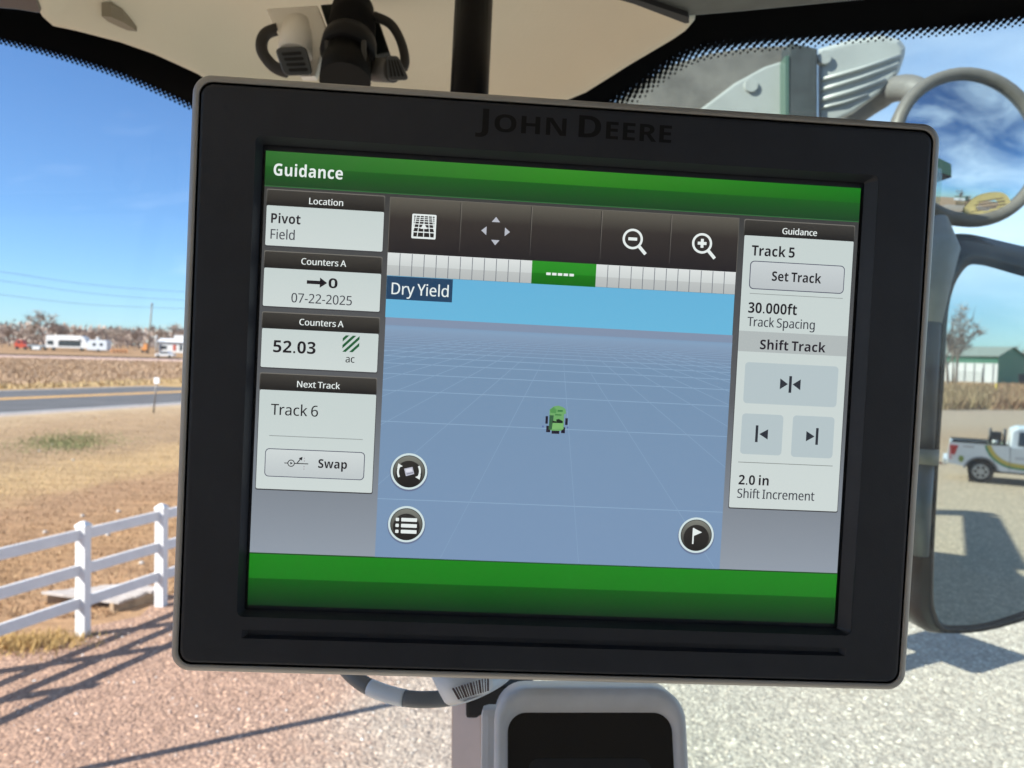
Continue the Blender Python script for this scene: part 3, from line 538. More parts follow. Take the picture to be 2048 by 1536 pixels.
# railway: ballast bed and two rails across the far side of the road
q = MB()
for (y0, y1, y2, y3, x0, x1) in [(146, 149.5, 154, 157, -400, 300)]:
    q.loft([[Vector((x, y0, .80)), Vector((x, y1, 1.25)), Vector((x, y2, 1.25)), Vector((x, y3, .8))] for x in (x0, x1)], True, True)
tag(q.build('railway_embankment', mat('pink_ballast', (.44, .32, .27), 1, spec=.1, var=.3, vscale=1.2, bump=.5, bscale=4)), kind='structure')
rw = thing('railway_track', (-60, 150, 1.25), 'dark steel railway track running across beyond the road', 'railway track')
for y in (150.6, 152.1):
    q = MB(); q.box((-50, y, 1.40), (690, .09, .22)); q.build('rail', mat('rusty_rail', (.05, .04, .036), .7, var=.3, vscale=.5), rw)
q = MB()
for k in range(0, 900):
    q.box((-380 + k * .75, 151.35, 1.27), (.26, 2.5, .12))
so_ = q.build('sleepers', mat('dark_sleeper', (.06, .048, .042), 1), rw); so_['kind'] = 'stuff'

# ---------------------------------------------------------------- white rail fence
vinyl = mat('white_vinyl', (.71, .71, .705), .45, var=.06, vscale=4)
fence = thing('rail_fence', FB1, 'white three rail fence along the pink gravel edge', 'fence')
def post_mb():
    p = MB()
    R_ = Matrix.Rotation(rad(15), 3, 'Z')
    fd, fn = R_ @ fdir, R_ @ fnor
    ax = (fd, fn, Vector((0, 0, 1)))
    p.box(FB1 + Vector((0, 0, .705)), (.13, .13, 1.45), ax)
    # pyramid cap
    lo = [FB1 + fd * a * .075 + fn * b * .075 for a, b in ((-1, -1), (1, -1), (1, 1), (-1, 1))]
    p.loft([[v + Vector((0, 0, 1.43)) for v in lo], [v + Vector((0, 0, 1.46)) for v in lo],
            [FB1 + (v - FB1) * .35 + Vector((0, 0, 1.505)) for v in lo]])
    return p
post0 = post_mb().build('post', vinyl, fence, bevel=.004)
for k in range(-7, 9):
    if k == 0: continue
    c = post0.copy(); COL.objects.link(c); c.parent = fence
    c.location = fdir * FSP * k
def rail_mb(z):
    p = MB()
    p.box(FB1 + fdir * FSP * .5 + fnor * .0 + Vector((0, 0, z)), (FSP - .10, .04, .14), (fdir, fnor, Vector((0, 0, 1))))
    return p
for z in (1.34, .88, .45):
    r0 = rail_mb(z).build('rail', vinyl, fence, bevel=.004)
    for k in range(-7, 8):
        if k == 0: continue
        c = r0.copy(); COL.objects.link(c); c.parent = fence
        c.location = fdir * FSP * k

# weathered wooden platform behind the fence
pl = [gnd(86, 1206), gnd(232, 1226), gnd(330, 1196), gnd(250, 1188)]
pc = sum(pl, Vector((0, 0, 0))) / 4
plat = thing('wooden_platform', pc, 'low weathered wooden platform lying behind the white fence', 'platform')
q = MB(); 
a0, a1, b1, b0 = pl[0], pl[1], pl[2], pl[3]
for k in range(9):
    t0, t1 = k / 9 + .006, (k + 1) / 9 - .006
    e0, e1 = a0.lerp(b0, t0), a0.lerp(b0, t1)
    f0, f1 = a1.lerp(b1, t0), a1.lerp(b1, t1)
    j = rnd.uniform(-.04, .05)
    d0 = (f0 - e0).normalized() * j
    z = .13 + rnd.uniform(-.006, .006)
    q.prism([Vector((p.x, p.y, z)) for p in (e0 - d0, f0 + d0, f1 + d0, e1 - d0)], (0, 0, .035))
q.build('deck', mat('weathered_plank', (.40, .36, .33), .9, var=.2, vscale=6), plat)
q = MB()
for t in (.06, .5, .94):
    e, f = a0.lerp(a1, t), b0.lerp(b1, t)
    dd = (f - e).normalized(); nn = Vector((dd.y, -dd.x, 0))
    q.box((e + f) / 2 + Vector((0, 0, .065)), ((f - e).length, .09, .13), (dd, nn, Vector((0, 0, 1))))
q.build('bearers', mat('brown_bearer', (.30, .21, .13), .95, var=.25, vscale=9), plat)

# ---------------------------------------------------------------- grasses
gm = attr_mat('grass_blades', .9, .1)
def blades(name, n, sampler, hmin, hmax, w, cols, lean=.5, label=None):
    b = MB()
    for i in range(n):
        s = sampler()
        if s is None: continue
        p, cset = s
        h = rnd.uniform(hmin, hmax)
        a = rnd.uniform(0, 6.283); l = rnd.uniform(0, lean) * h
        d = Vector((math.cos(a), math.sin(a), 0)); e = Vector((-d.y, d.x, 0)) * w * rnd.uniform(.6, 1.4) / 2
        cc = cols[cset] if cset is not None else rnd.choice(cols)
        k = rnd.uniform(.75, 1.25)
        cc = tuple(x * k for x in cc)
        top = p + d * l + Vector((0, 0, h))
        b.add([p - e, p + e, top], [(0, 1, 2)], 0, cc)
    o = b.build(name, gm, recalc=False, attr=True)
    tag(o, label, 'grass', kind='stuff')
    return o
def s_mow():
    r = rnd.random() ** 1.35
    Y = 10.5 + r * 36
    xl, xr = -1.05 * Y, -.28 * Y
    X = rnd.uniform(xl, xr)
    p = Vector((X, Y, 0))
    if (p - RA).dot(rnor) < 2.5: return None
    if (p - FB1).dot(fnor) > -.3: return None
    s = (p - RA).dot(rnor)
    gp = gnd(130, 884)
    if ((X - gp.x) / 2.6) ** 2 + ((Y - gp.y) / 3.2) ** 2 < rnd.uniform(.3, 1.3): return p, 4
    if s > sdist(180, 975): return p, rnd.choice((0, 0, 1))
    if s > sdist(180, 915): return p, rnd.choice((2, 2, 1))
    return p, rnd.choice((1, 3, 3, 2))
blades('mown_grass', 52000, s_mow, .02, .075, .02, [(.31, .19, .105), (.38, .255, .14), (.50, .36, .17), (.42, .31, .2), (.13, .20, .06)], 1.2,
       'short mown dry grass between the fence and the road')
def s_green():
    c = gnd(rnd.gauss(135, 34), 884 + rnd.gauss(0, 9))
    return c + Vector((rnd.gauss(0, .4), rnd.gauss(0, .5), 0)), None
blades('green_weed_patch', 3200, s_green, .03, .09, .03, [(.17, .20, .08), (.25, .25, .12), (.32, .25, .14), (.14, .18, .065)], 1.2, 'small green weed patch in the dry mown field')
st0 = None
for px, py in ((165, 1033), (237, 1024), (216, 1071), (90, 1066), (146, 921), (283, 1128), (104, 890), (78, 903)):
    p_ = gnd(px, py)
    if st0 is None:
        q = MB()
        q.loft([[Vector((math.cos(a) * r_ * (1 + .2 * math.sin(3 * a)), math.sin(a) * r_, z_)) for a in [k * math.pi / 5 for k in range(10)]] for r_, z_ in ((.04, -.01), (.045, .025), (.025, .05))])
        st0 = q.build('pale_stone', mat('pale_stone_white', (.50, .46, .41), .9), bevel=.01)
        tag(st0, 'small pale stone lying in the dry field beyond the fence', 'stone', 'pale stones scattered in the dry field'); o = st0
    else:
        o = st0.copy(); COL.objects.link(o)
    o.location = p_; o.rotation_euler = (0, 0, px * .7)
def s_weed():
    Y = rnd.uniform(62, 146)
    X = rnd.uniform(-1.0, -.25) * Y
    p = Vector((X, Y, zt(Y)))
    s = -((p - RC).dot(rnor))
    if s < 1.0: return None
    return p, (rnd.choice((2, 3, 3)) if s < 7 else rnd.choice((0, 1, 1)))
blades('tall_dry_weeds', 46000, s_weed, .10, .42, .13, [(.38, .27, .18), (.43, .31, .21), (.49, .37, .18), (.46, .34, .19)], 1.3,
       'tall dry weeds between the road and the railway')
def s_tuft():
    c = rnd.choice((gnd(20, 1292), gnd(60, 1288), gnd(105, 1284)))
    return c + Vector((rnd.gauss(0, .25), rnd.gauss(0, .16), 0)), None
blades('dry_grass_tuft', 1500, s_tuft, .04, .13, .018, [(.50, .34, .13), (.42, .28, .12)], 1.5, 'golden dry grass tuft at the foot of the white fence')

# loose stones over the gravel
q = MB()
for k in range(9000):
    Y = 6.2 + 5.8 * rnd.random() ** .9
    X = rnd.uniform(-6.2, 7.6)
    if (Vector((X, Y, 0)) - FB1).dot(fnor) < .15: continue
    r = .006 + .016 * rnd.random() ** 2.5
    t_ = X + rnd.gauss(0, .6)
    base = rnd.choice(((.46, .31, .24), (.40, .27, .21), (.54, .41, .33))) if t_ < -1.6 else rnd.choice(((.47, .43, .37), (.40, .37, .33), (.62, .58, .52), (.52, .44, .37)))
    if rnd.random() < .06: base = (.72, .69, .64)
    c0 = Vector((X, Y, r * .35)); a0 = rnd.uniform(0, 6.28); fl2 = rnd.uniform(.45, .9)
    vs = [c0 + Vector((math.cos(a0 + k2 * 1.257) * r * rnd.uniform(.7, 1.3), math.sin(a0 + k2 * 1.257) * r * rnd.uniform(.7, 1.3), rnd.uniform(-.15, .2) * r)) for k2 in range(5)]
    vs += [c0 + Vector((0, 0, r * fl2)), c0 - Vector((0, 0, r * fl2))]
    q.add(vs, [(i_, (i_ + 1) % 5, 5) for i_ in range(5)] + [((i_ + 1) % 5, i_, 6) for i_ in range(5)], 0, base)
tag(q.build('loose_stones', gm, recalc=False, attr=True), 'loose crushed stones lying over the gravel lot', 'gravel', kind='stuff')

# delineator by the road, poles, wires
db = gnd(307, 826); dn = thing('roadside_delineator', db, 'thin roadside marker post with white reflector by the road', 'marker post')
tp = at(314, 757, db.y)
q = MB(); q.tube([db, tp], .045, 8); q.build('post', mat('grey_steel', (.18, .17, .16), .5, .6), dn)
q = MB(); q.box(tp + Vector((0, -.03, -.12)), (.30, .06, .34)); q.build('reflector', mat('white_reflector', (.85, .85, .85), .3), dn, bevel=.02)
pb = at(296, 717, 190); pt = at(304, 607, 190)
pb.z = zt(190)
up = thing('utility_pole', pb, 'slim wooden utility pole beyond the railway track', 'utility pole')
q = MB(); q.tube([pb, pt], [.22, .15], 8); q.build('shaft', mat('pole_wood', (.22, .18, .14), .9), up)
q = MB(); q.tube([pt + Vector((0, 0, -.6)), pt + Vector((0, 0, .15))], .22, 8); q.build('top_cap', mat('grey_steel', (.18, .17, .16)), up)
for i, (ya, yb) in enumerate(((543, 583), (561, 600), (589, 617))):
    a, b_ = at(-500, ya - 78 + i * 6, 105), at(700, yb + 18 - i * 3, 190)
    pts = []
    m0, m1, m2 = at(0, ya, 128), at(180, (ya + yb) / 2 + 6, 142), at(358, yb, 158)
    q = MB(); q.tube(smooth_path([a, m0, m1, m2, b_], 8), .035, 6)
    tag(q.build('power_line', mat('wire_grey', (.16, .19, .22), .6)), ('uppermost', 'middle', 'lowest')[i] + ' of the three thin power lines crossing the sky', 'power line', 'power lines crossing the sky')

# tall pole added outside the frame to throw the thin shadow over the gravel
s0 = gnd(180, 1536); s1 = gnd(905, 1440)
sh_dir = -SUN_AZ
yb_ = s0 - sh_dir * 1.6
yp = thing('shadow_pole', yb_, 'tall dark steel pole added unseen left of the combine for its shadow', 'shadow pole')
q = MB(); q.tube([yb_, yb_ + Vector((0, 0, 4.6))], .055, 12); q.build('shaft', mat('dark_steel', (.06, .06, .065), .5, .5), yp)
q = MB(); q.box(yb_ + Vector((0, 0, 4.62)), (.3, .2, .12)); q.build('pole_head', mat('dark_steel', (.06, .06, .065)), yp, bevel=.02)

# ---------------------------------------------------------------- bare trees
twig = attr_mat('bare_twigs', .9, .1)
bark = mat('grey_bark', (.22, .175, .145), .95, var=.3, vscale=3)
def bare_tree(h, seed, col, spread=.42, label='', group=None, loc=(0, 0, 0), dens=1.0, name='bare_tree'):
    r = random.Random(seed)
    root = thing(name, loc, label, 'tree', group)
    t = MB(); cr_ = MB()
    def branch(p, d, L, rad_, depth):
        path = [p]; q_ = p.copy(); dd = d.copy()
        for k in range(4):
            dd = (dd + Vector((r.uniform(-.18, .18), r.uniform(-.18, .18), r.uniform(-.02, .14)))).normalized()
            q_ = q_ + dd * L / 4; path.append(q_.copy())
        t.tube(path, [rad_ * (1 - .15 * k) for k in range(5)], 5 if depth else 7, cap=False)
        if depth >= 3:  # twigs
            for k in range(int(14 * dens)):
                b0 = path[r.randint(1, 4)]
                e = b0 + Vector((r.gauss(0, 1), r.gauss(0, 1), r.gauss(.35, .8))) * L * .55
                s_ = Vector((r.gauss(0, 1), r.gauss(0, 1), r.gauss(0, 1))).normalized() * h * .006
                kk = r.uniform(.75, 1.3)
                cr_.add([b0 - s_, b0 + s_, e], [(0, 1, 2)], 0, tuple(c * kk for c in col))
            return
        for k in range(r.randint(3, 4)):
            b0 = path[r.randint(2, 4)] if depth else path[min(4, 2 + k % 3)]
            a = r.uniform(0, 6.283)
            nd = (dd * r.uniform(.55, .9) + Vector((math.cos(a), math.sin(a), r.uniform(-.05, .5))) * spread * 1.5).normalized()
            branch(b0, nd, L * r.uniform(.58, .78), rad_ * .5, depth + 1)
    branch(Vector((0, 0, 0)), Vector((0, 0, 1)), h * .36, h * .022, 0)
    t.build('trunk', bark, root, local=True, recalc=False)
    cr_.build('crown', twig, root, local=True, recalc=False, attr=True)
    return root
protos = [bare_tree(12, s, c, sp, 'bare', 'bare trees beyond the railway') for s, c, sp in
          ((1, (.31, .25, .205), .5), (2, (.34, .275, .22), .42), (3, (.30, .235, .20), .6), (5, (.36, .29, .235), .5))]
def hgt_of(o):
    m_ = [x for x in COL.objects if x.parent == o and x.name.startswith('crown')][0]
    zs_ = sorted(v.co.z for v in m_.data.vertices)
    return zs_[int(len(zs_) * .985)]

TR = [(85, 622, 235, 0), (-30, 640, 240, 1), (18, 650, 250, 2), (52, 655, 262, 3), (112, 642, 240, 2), (135, 655, 262, 0), (160, 655, 280, 3), (185, 656, 270, 2),
      (208, 655, 285, 1), (232, 652, 268, 3), (255, 656, 285, 0), (278, 655, 270, 2), (318, 655, 280, 1), (338, 648, 290, 3), (362, 652, 280, 2), (395, 655, 275, 0),
      (-70, 650, 255, 3), (-110, 645, 255, 2), (66, 668, 225, 1), (240, 672, 230, 2), (270, 676, 228, 3), (4, 672, 226, 3), (225, 680, 222, 0)]
TL = ['tall ragged bare tree standing left of the white motorhome', 'bare tree at the far left edge of the treeline, second from the end', 'bushy bare tree left of the tall ragged tree', 'pale bare tree just left of the tall ragged tree',
      'bushy bare tree right beside the tall ragged tree', 'bare tree behind the left end of the motorhome', 'pale bare tree behind the middle of the motorhome', 'bushy bare tree behind the motorhome front',
      'bare tree behind the small grey trailer', 'pale bare tree right of the grey trailer', 'bare tree halfway between the trailer and utility pole', 'bushy bare tree just left of the utility pole',
      'bare tree just right of the utility pole', 'pale wispy bare tree above the white house', 'bushy bare tree behind the white house roof', 'bare tree right of the white house',
      'pale bare tree beyond the left edge of the view', 'outermost bushy bare tree on the far left', 'short bare tree below the tall ragged tree', 'low bushy bare tree right of the trailer', 'low pale bare tree left of the utility pole',
      'low pale bare tree left of the red truck', 'lowest bare tree beside the trailer end']
for i, (px, pyt, d, k) in enumerate(TR):
    o = protos[k] if k < len(protos) and not protos[k].get('used') else copy_tree(protos[k])
    if o is protos[k]: o['used'] = 1
    top = at(px, pyt, d)
    z0 = zt(d)
    o.location = (top.x, top.y, z0)
    s = (top.z - z0) / hgt_of(o)
    o.scale = (s * 1.35, s * 1.35, s)
    o.rotation_euler = (0, 0, i * 1.3)
    o['label'] = TL[i]
for o in COL.objects:
    if 'used' in o: del o['used']
# far wooded rise: one mass
b = MB()
for k in range(16000):
    d = rnd.uniform(300, 420)
    X = rnd.uniform(-1.0, .45) * d
    base = zt(d)
    hh = rnd.uniform(6.0, 9.0) * (1 + .12 * math.sin(X * .05) + .08 * math.sin(X * .17 + 2))
    p = Vector((X, d, base + rnd.uniform(0, hh)))
    a = rnd.uniform(0, 6.28)
    s_ = Vector((math.cos(a) * .7, math.sin(a) * .7, 0))
    kk = rnd.uniform(.75, 1.25)
    c = rnd.choice(((.37, .295, .25), (.33, .265, .225), (.40, .325, .27)))
    b.add([p - s_, p + s_, p + Vector((rnd.uniform(-.9, .9), rnd.uniform(-.9, .9), rnd.uniform(.8, 2.2)))], [(0, 1, 2)], 0, tuple(x * kk for x in c))
tag(b.build('distant_treeline', twig, recalc=False, attr=True), 'far grey brown treeline along the horizon', 'treeline', kind='stuff')
# ---------------------------------------------------------------- vehicles and houses beyond the railway
white = mat('white_panel', (.58, .59, .58), .4, var=.04, vscale=.6)
dgl = mat('dark_glass', (.03, .04, .05), .08, spec=.6)
blk = mat('black_rubber', (.02, .02, .02), .8)
def fpos(px, d):
    p = at(px, 700, d); return Vector((p.x, p.y, zt(d)))
def wheel_mb(c, r, w, axis):
    q = MB(); c = Vector(c); a = Vector(axis).normalized() * w / 2
    q.tube([c - a, c - a * .8, c + a * .8, c + a], [r * .9, r, r, r * .9], 16)
    return q
D = 196
sc_ = D / F
# motorhome: px 97..180 wide, 28 px tall
m0 = fpos(138, D)
mh = thing('motorhome', m0, 'white motorhome parked beyond the railway left of the small trailer', 'motorhome')
Lh = 41 * sc_; H0 = (m0.z)
prof = [(-1, .12), (-1.0, .55), (-.97, .98), (-.2, 1.02), (.72, 1.0), (.88, .86), (1.0, .5), (1.0, .12)]
q = MB()
q.loft([[m0 + Vector((x * Lh, y, .3 + z * 28 * sc_)) for x, z in prof] for y in (-1.25, 1.25)])
q.build('body', white, mh, bevel=.08)
q = MB(); q.prism([m0 + Vector((x * Lh, -1.26, .3 + z * 28 * sc_)) for x, z in ((-.38, .25), (.7, .25), (.7, .62), (-.38, .62))], (0, -.03, 0)); q.build('window_band', dgl, mh)
q = MB(); q.prism([m0 + Vector((x * Lh, -1.25, .3 + z * 28 * sc_)) for x, z in ((-.35, .68), (.66, .68), (.66, .8), (-.35, .8))], (0, -.35, .0)); q.build('awning', mat('pale_awning', (.62, .64, .64), .6), mh, bevel=.05)
q = MB(); q.prism([m0 + Vector((x * Lh, -1.26, .3 + z * 28 * sc_)) for x, z in ((-.92, .35), (-.62, .3), (-.62, .62), (-.92, .62))], (0, -.03, 0)); q.build('cab_window', dgl, mh)
for x in (-.62, .74):
    wheel_mb(m0 + Vector((x * Lh, -1.1, .45)), .45, .3, (0, 1, 0)).build('wheel', blk, mh)
# small trailer
t0 = fpos(198, D - 2)
tr = thing('travel_trailer', t0, 'small grey travel trailer with two windows beside the motorhome', 'trailer')
q = MB(); q.loft([[t0 + Vector((x * 20 * sc_, y, .45 + z * 20 * sc_)) for x, z in ((-.95, .0), (-1, .5), (-.8, .93), (-.2, 1.0), (.9, .98), (1, .85), (1, 0))] for y in (-1.1, 1.1)])
q.build('body', mat('grey_panel', (.52, .56, .60), .4), tr, bevel=.08)
for x in (-.25, .45):
    q = MB(); q.box(t0 + Vector((x * 20 * sc_, -1.12, .45 + .55 * 20 * sc_)), (.75, .05, .7)); q.build('window', dgl, tr)
q = MB(); q.tube([t0 + Vector((-.3, 0, 2.9)), t0 + Vector((-.3, 0, 3.7))], [.3, .35], 8); q.build('roof_vent', white, tr)
wheel_mb(t0 + Vector((.4, -1.0, .35)), .35, .25, (0, 1, 0)).build('wheel', blk, tr)
# red tractor unit at left
r0 = fpos(46, D)
rt = thing('red_truck', r0, 'small red truck parked at the far left beyond the railway', 'truck')
q = MB(); q.loft([[r0 + Vector((x, y, z)) for x, z in ((-1.6, .5), (-1.6, 1.6), (-.9, 2.5), (.2, 2.5), (.4, 1.5), (1.7, 1.3), (1.7, .5))] for y in (-.9, .9)])
q.build('body', mat('red_paint', (.42, .06, .03), .35), rt, bevel=.06)
q = MB(); q.box(r0 + Vector((-.5, -.91, 1.95)), (.9, .04, .6)); q.build('window', dgl, rt)
for x in (-1.0, 1.1): wheel_mb(r0 + Vector((x, -.8, .45)), .45, .3, (0, 1, 0)).build('wheel', blk, rt)
# flat trailer
f0 = fpos(80, D)
ft = thing('flatbed_trailer', f0, 'low dark flatbed trailer between the red truck and motorhome', 'trailer')
q = MB(); q.box(f0 + Vector((0, 0, 1.1)), (5.6, 2, .5)); q.build('bed', mat('slate_metal', (.16, .19, .21), .6), ft, bevel=.05)
for x in (-1.6, -.6, 1.9): wheel_mb(f0 + Vector((x, -.9, .42)), .42, .3, (0, 1, 0)).build('wheel', blk, ft)
q = MB(); q.box(f0 + Vector((.2, -1.6, .5)), (2.0, .8, .8)); q.build('white_tank', white, ft, bevel=.1)
# white house
h0 = fpos(338, D + 4)
hs = thing('white_house', h0, 'small white house with a porch by the utility pole', 'house')
w = 30 * sc_
q = MB(); q.box(h0 + Vector((.6, 3, 1.4)), (w * 1.9, 5, 2.8)); q.build('wall', white, hs)
q = MB()
e = w * 1.05
q.loft([[h0 + Vector((.6 - e, .0, 2.75)), h0 + Vector((.6 - e, 3, 3.7)), h0 + Vector((.6 - e, 6, 2.75))], [h0 + Vector((.6 + e, 0, 2.75)), h0 + Vector((.6 + e, 3, 3.7)), h0 + Vector((.6 + e, 6, 2.75))]])
rf = q.build('roof', mat('pale_roof', (.55, .57, .58), .7), hs)
q = MB(); q.box(h0 + Vector((1.8, 3, 4.0)), (2.6, 2.4, 1.2)); q.build('upper_storey', white, hs)
q = MB(); q.tube([h0 + Vector((-3.3, 0, 0)), h0 + Vector((-3.4, 0, 3.6)), h0 + Vector((-3.3, 0, 4.4))], [.3, .22, .3], 8); q.build('white_chimney', white, hs)
for x, ww, m_ in ((-1.6, 1.6, dgl), (1.2, .8, mat('red_door', (.38, .07, .04), .5)), (2.9, .7, dgl)):
    q = MB(); q.box(h0 + Vector((x, .48, 1.3)), (ww, .06, 1.5 if ww < 1 else .9)); q.build('door' if 'red' in m_.name else 'window', m_, hs)
# orange machine and small shed
o0 = fpos(291, D)
om = thing('orange_loader', o0, 'small orange loader standing just left of the utility pole', 'loader')
q = MB(); q.loft([[o0 + Vector((x, y, z)) for x, z in ((-.7, .3), (-.7, 1.2), (-.2, 1.4), (-.2, 2.3), (.6, 2.3), (.7, .3))] for y in (-.6, .6)]); q.build('body', mat('orange_paint', (.55, .22, .05), .5), om, bevel=.05)
for x in (-.45, .45): wheel_mb(o0 + Vector((x, -.6, .35)), .35, .25, (0, 1, 0)).build('wheel', blk, om)
# car on the far street
c0 = fpos(331, 172)
cr0 = thing('white_car', c0, 'white car driving in front of the white house', 'car')
k_ = 172 / F * 16
q = MB(); q.loft([[c0 + Vector((x * k_ * 1.15, y, z)) for x, z in ((-1, .3), (-1, .75), (-.6, .85), (-.3, 1.4), (.35, 1.4), (.65, .9), (1, .8), (1, .3))] for y in (-.85, .85)]); q.build('body', mat('silver_paint', (.62, .63, .64), .25, .2, coat=.5), cr0, bevel=.08)
q = MB(); q.prism([c0 + Vector((x * k_ * 1.15, -.87, z)) for x, z in ((-.5, .9), (-.27, 1.3), (.3, 1.3), (.55, .92))], (0, -.02, 0)); q.build('window', dgl, cr0)
for x in (-.62, .62): wheel_mb(c0 + Vector((x * k_ * 1.15, -.75, .32)), .32, .22, (0, 1, 0)).build('wheel', blk, cr0)
# rusty implements right of the trailer
i0 = fpos(238, D - 8)
im = thing('hay_rake', i0, 'rusty brown farm rake parked right of the grey trailer', 'farm rake')
q = MB(); q.box(i0 + Vector((0, 0, .6)), (4.2, .1, .1)); q.box(i0 + Vector((0, 1, 1.0)), (4.2, .1, .1)); q.build('frame', mat('rust_metal', (.30, .15, .07), .9), im)
for k in range(5): wheel_mb(i0 + Vector((-1.8 + k * .9, 0, .6)), .55, .08, (.4, 1, 0)).build('rake_wheel', mat('rust_metal', (.30, .15, .07)), im)

# ---------------------------------------------------------------- what the big mirror shows: things behind the combine
YM = 1.16                                     # plane of the mirror glass
def refl(p):
    return Vector((p.x, 2 * YM - p.y, p.z))
def vg(px, py, z=0.0):                        # a ground point seen in the mirror, at its real place
    return refl(gnd(px, py, z))
class RMB(MB):                                # geometry laid out in the mirror's view, put at its real place
    def build(s, *a, **k):
        s.v = [refl(v) for v in s.v]
        return MB.build(s, *a, **k)
# barn
C1 = gnd(1994, 766)
ld = Vector((-.53, .85, 0)).normalized(); gd = Vector((.85, .53, 0)).normalized()
pxm = C1.y / F
EH, RH = 54 * pxm, 72 * pxm
LB, GB = 24 * (C1.y / 182), 13 * (C1.y / 182)
barn = thing('metal_barn', refl(C1), 'white and green metal barn with grey roof seen in the side mirror', 'barn')
Z = Vector((0, 0, 1))
q = RMB()
cor = [C1, C1 + gd * GB, C1 + gd * GB + ld * LB, C1 + ld * LB]
q.quad(C1, C1 + ld * LB, C1 + ld * LB + Z * EH * .72, C1 + Z * EH * .72, 0)
q.quad(C1 + Z * EH * .72, C1 + ld * LB + Z * EH * .72, C1 + ld * LB + Z * EH, C1 + Z * EH, 1)
for off in (0, LB):
    b0 = C1 + ld * off
    q.poly([b0, b0 + gd * GB, b0 + gd * GB + Z * EH, b0 + gd * GB * .5 + Z * RH, b0 + Z * EH], 1)
q.quad(cor[1], cor[2], cor[2] + Z * EH, cor[1] + Z * EH, 0)
q.build('wall', [mat('barn_white', (.70, .70, .68), .5), mat('barn_green', (.055, .19, .12), .5)], barn, recalc=False)
q = RMB()
ov = .35
rA, rB = C1 - ld * ov, C1 + ld * (LB + ov)
for sgn in (0, 1):
    e0 = gd * (-.4 if sgn == 0 else GB + .4)
    q.prism([rA + e0 + Z * (EH - .15), rB + e0 + Z * (EH - .15), rB + gd * GB * .5 + Z * (RH + .05), rA + gd * GB * .5 + Z * (RH + .05)], (0, 0, .16))
q.build('roof', mat('barn_roof', (.21, .24, .21), .6), barn)
q = RMB()
for k in range(0, 12):
    p = C1 + ld * (1.0 + k * 2.05) - gd * .05
    q.box(p + Z * EH * .36, (.14, .14, EH * .71), (ld, gd, Z))
q.build('batten', mat('barn_grey', (.38, .40, .40), .6), barn)
# bare trees in the mirror
for i, (px, pyt, d, k, l) in enumerate(((1903, 612, 150, 0, 'tall bare tree in front of the barn seen in the mirror'), (1917, 650, 158, 2, 'shorter bare tree beside the tall one, in the mirror'),
                                        (2052, 695, 200, 1, 'bare tree right of the barn at the mirror edge'), (2075, 690, 195, 3, 'outer bare tree beyond the mirror edge by the barn'))):
    o = copy_tree(protos[k])
    p = at(px, pyt, d); pr = refl(p)
    o.location = (pr.x, pr.y, 0)
    s = p.z / hgt_of(protos[k]); o.scale = (s * (.8 if i < 2 else 1.2), s * (.8 if i < 2 else 1.2), s); o.rotation_euler = (0, 0, 2 + i)
    o['label'] = l; o['group'] = 'bare trees around the barn'
pm = vg(1907, 768); pmt = refl(at(1905, 640, gnd(1907, 768).y))
po = thing('barn_pole', pm, 'thin grey utility pole in front of the barn in the mirror', 'utility pole')
q = MB(); q.tube([pm, pmt], [.16, .12], 8); q.build('shaft', mat('pole_wood', (.22, .18, .14)), po)
# wire gate and posts near the barn
gp = thing('farm_gate', vg(1940, 766), 'grey tube farm gate standing in front of the white barn', 'gate')
q = MB()
for k in range(5): q.box(vg(1934, 766) + Vector((0, 0, .5 + k * .45)), (6, .06, .08))
q.build('rails', mat('grey_steel', (.18, .17, .16)), gp)
for x in (-3.2, 3.2):
    q = MB(); q.tube([vg(1934, 766) + Vector((x, 0, 0)), vg(1934, 766) + Vector((x, 0, 3.2))], .14, 8)
    q.build('gate_post', mat('grey_steel', (.18, .17, .16)), gp)
# dark board fence right of the barn
fp0, fp1 = vg(2036, 768), vg(2110, 770)
bf = thing('board_fence', fp0, 'dark board fence right of the barn in the mirror', 'fence')
q = MB(); dd = (fp1 - fp0); n_ = 26
for k in range(n_):
    q.box(fp0 + dd * (k + .5) / n_ + Vector((0, 0, 1.1)), (dd.length / n_ * .93, .06, 2.2), (dd.normalized(), Vector((-dd.y, dd.x, 0)).normalized(), Z))
q.build('boards', mat('dark_board', (.07, .08, .09), .9), bf)
# tall weeds in the mirror
def s_weed2():
    px, py = rnd.uniform(1840, 2120), rnd.uniform(778, 818) 
    v = gnd(px, py + rnd.uniform(-3, 3))
    return refl(v), (rnd.choice((0, 1, 2)) if px > 1985 else rnd.choice((1, 2, 3)))
blades('brown_weeds', 16000, s_weed2, .3, 1.5, .12, [(.36, .21, .14), (.38, .26, .16), (.44, .32, .19), (.34, .26, .15)], 1.0)
ym0 = vg(1991, 792); ymt = refl(at(1993, 768, gnd(1991, 792).y))
ym = thing('yellow_marker_post', ym0, 'thin yellow marker post in the brown weeds, seen in the mirror', 'marker post')
q = MB(); q.tube([ym0, ymt], .10, 8); q.build('post', mat('yellow_plastic', (.72, .52, .06), .5), ym)
q = MB(); q.tube([ymt, ymt + Vector((0, 0, .12))], [.11, .06], 8); q.build('cap', mat('yellow_plastic', (.72, .52, .06)), ym)

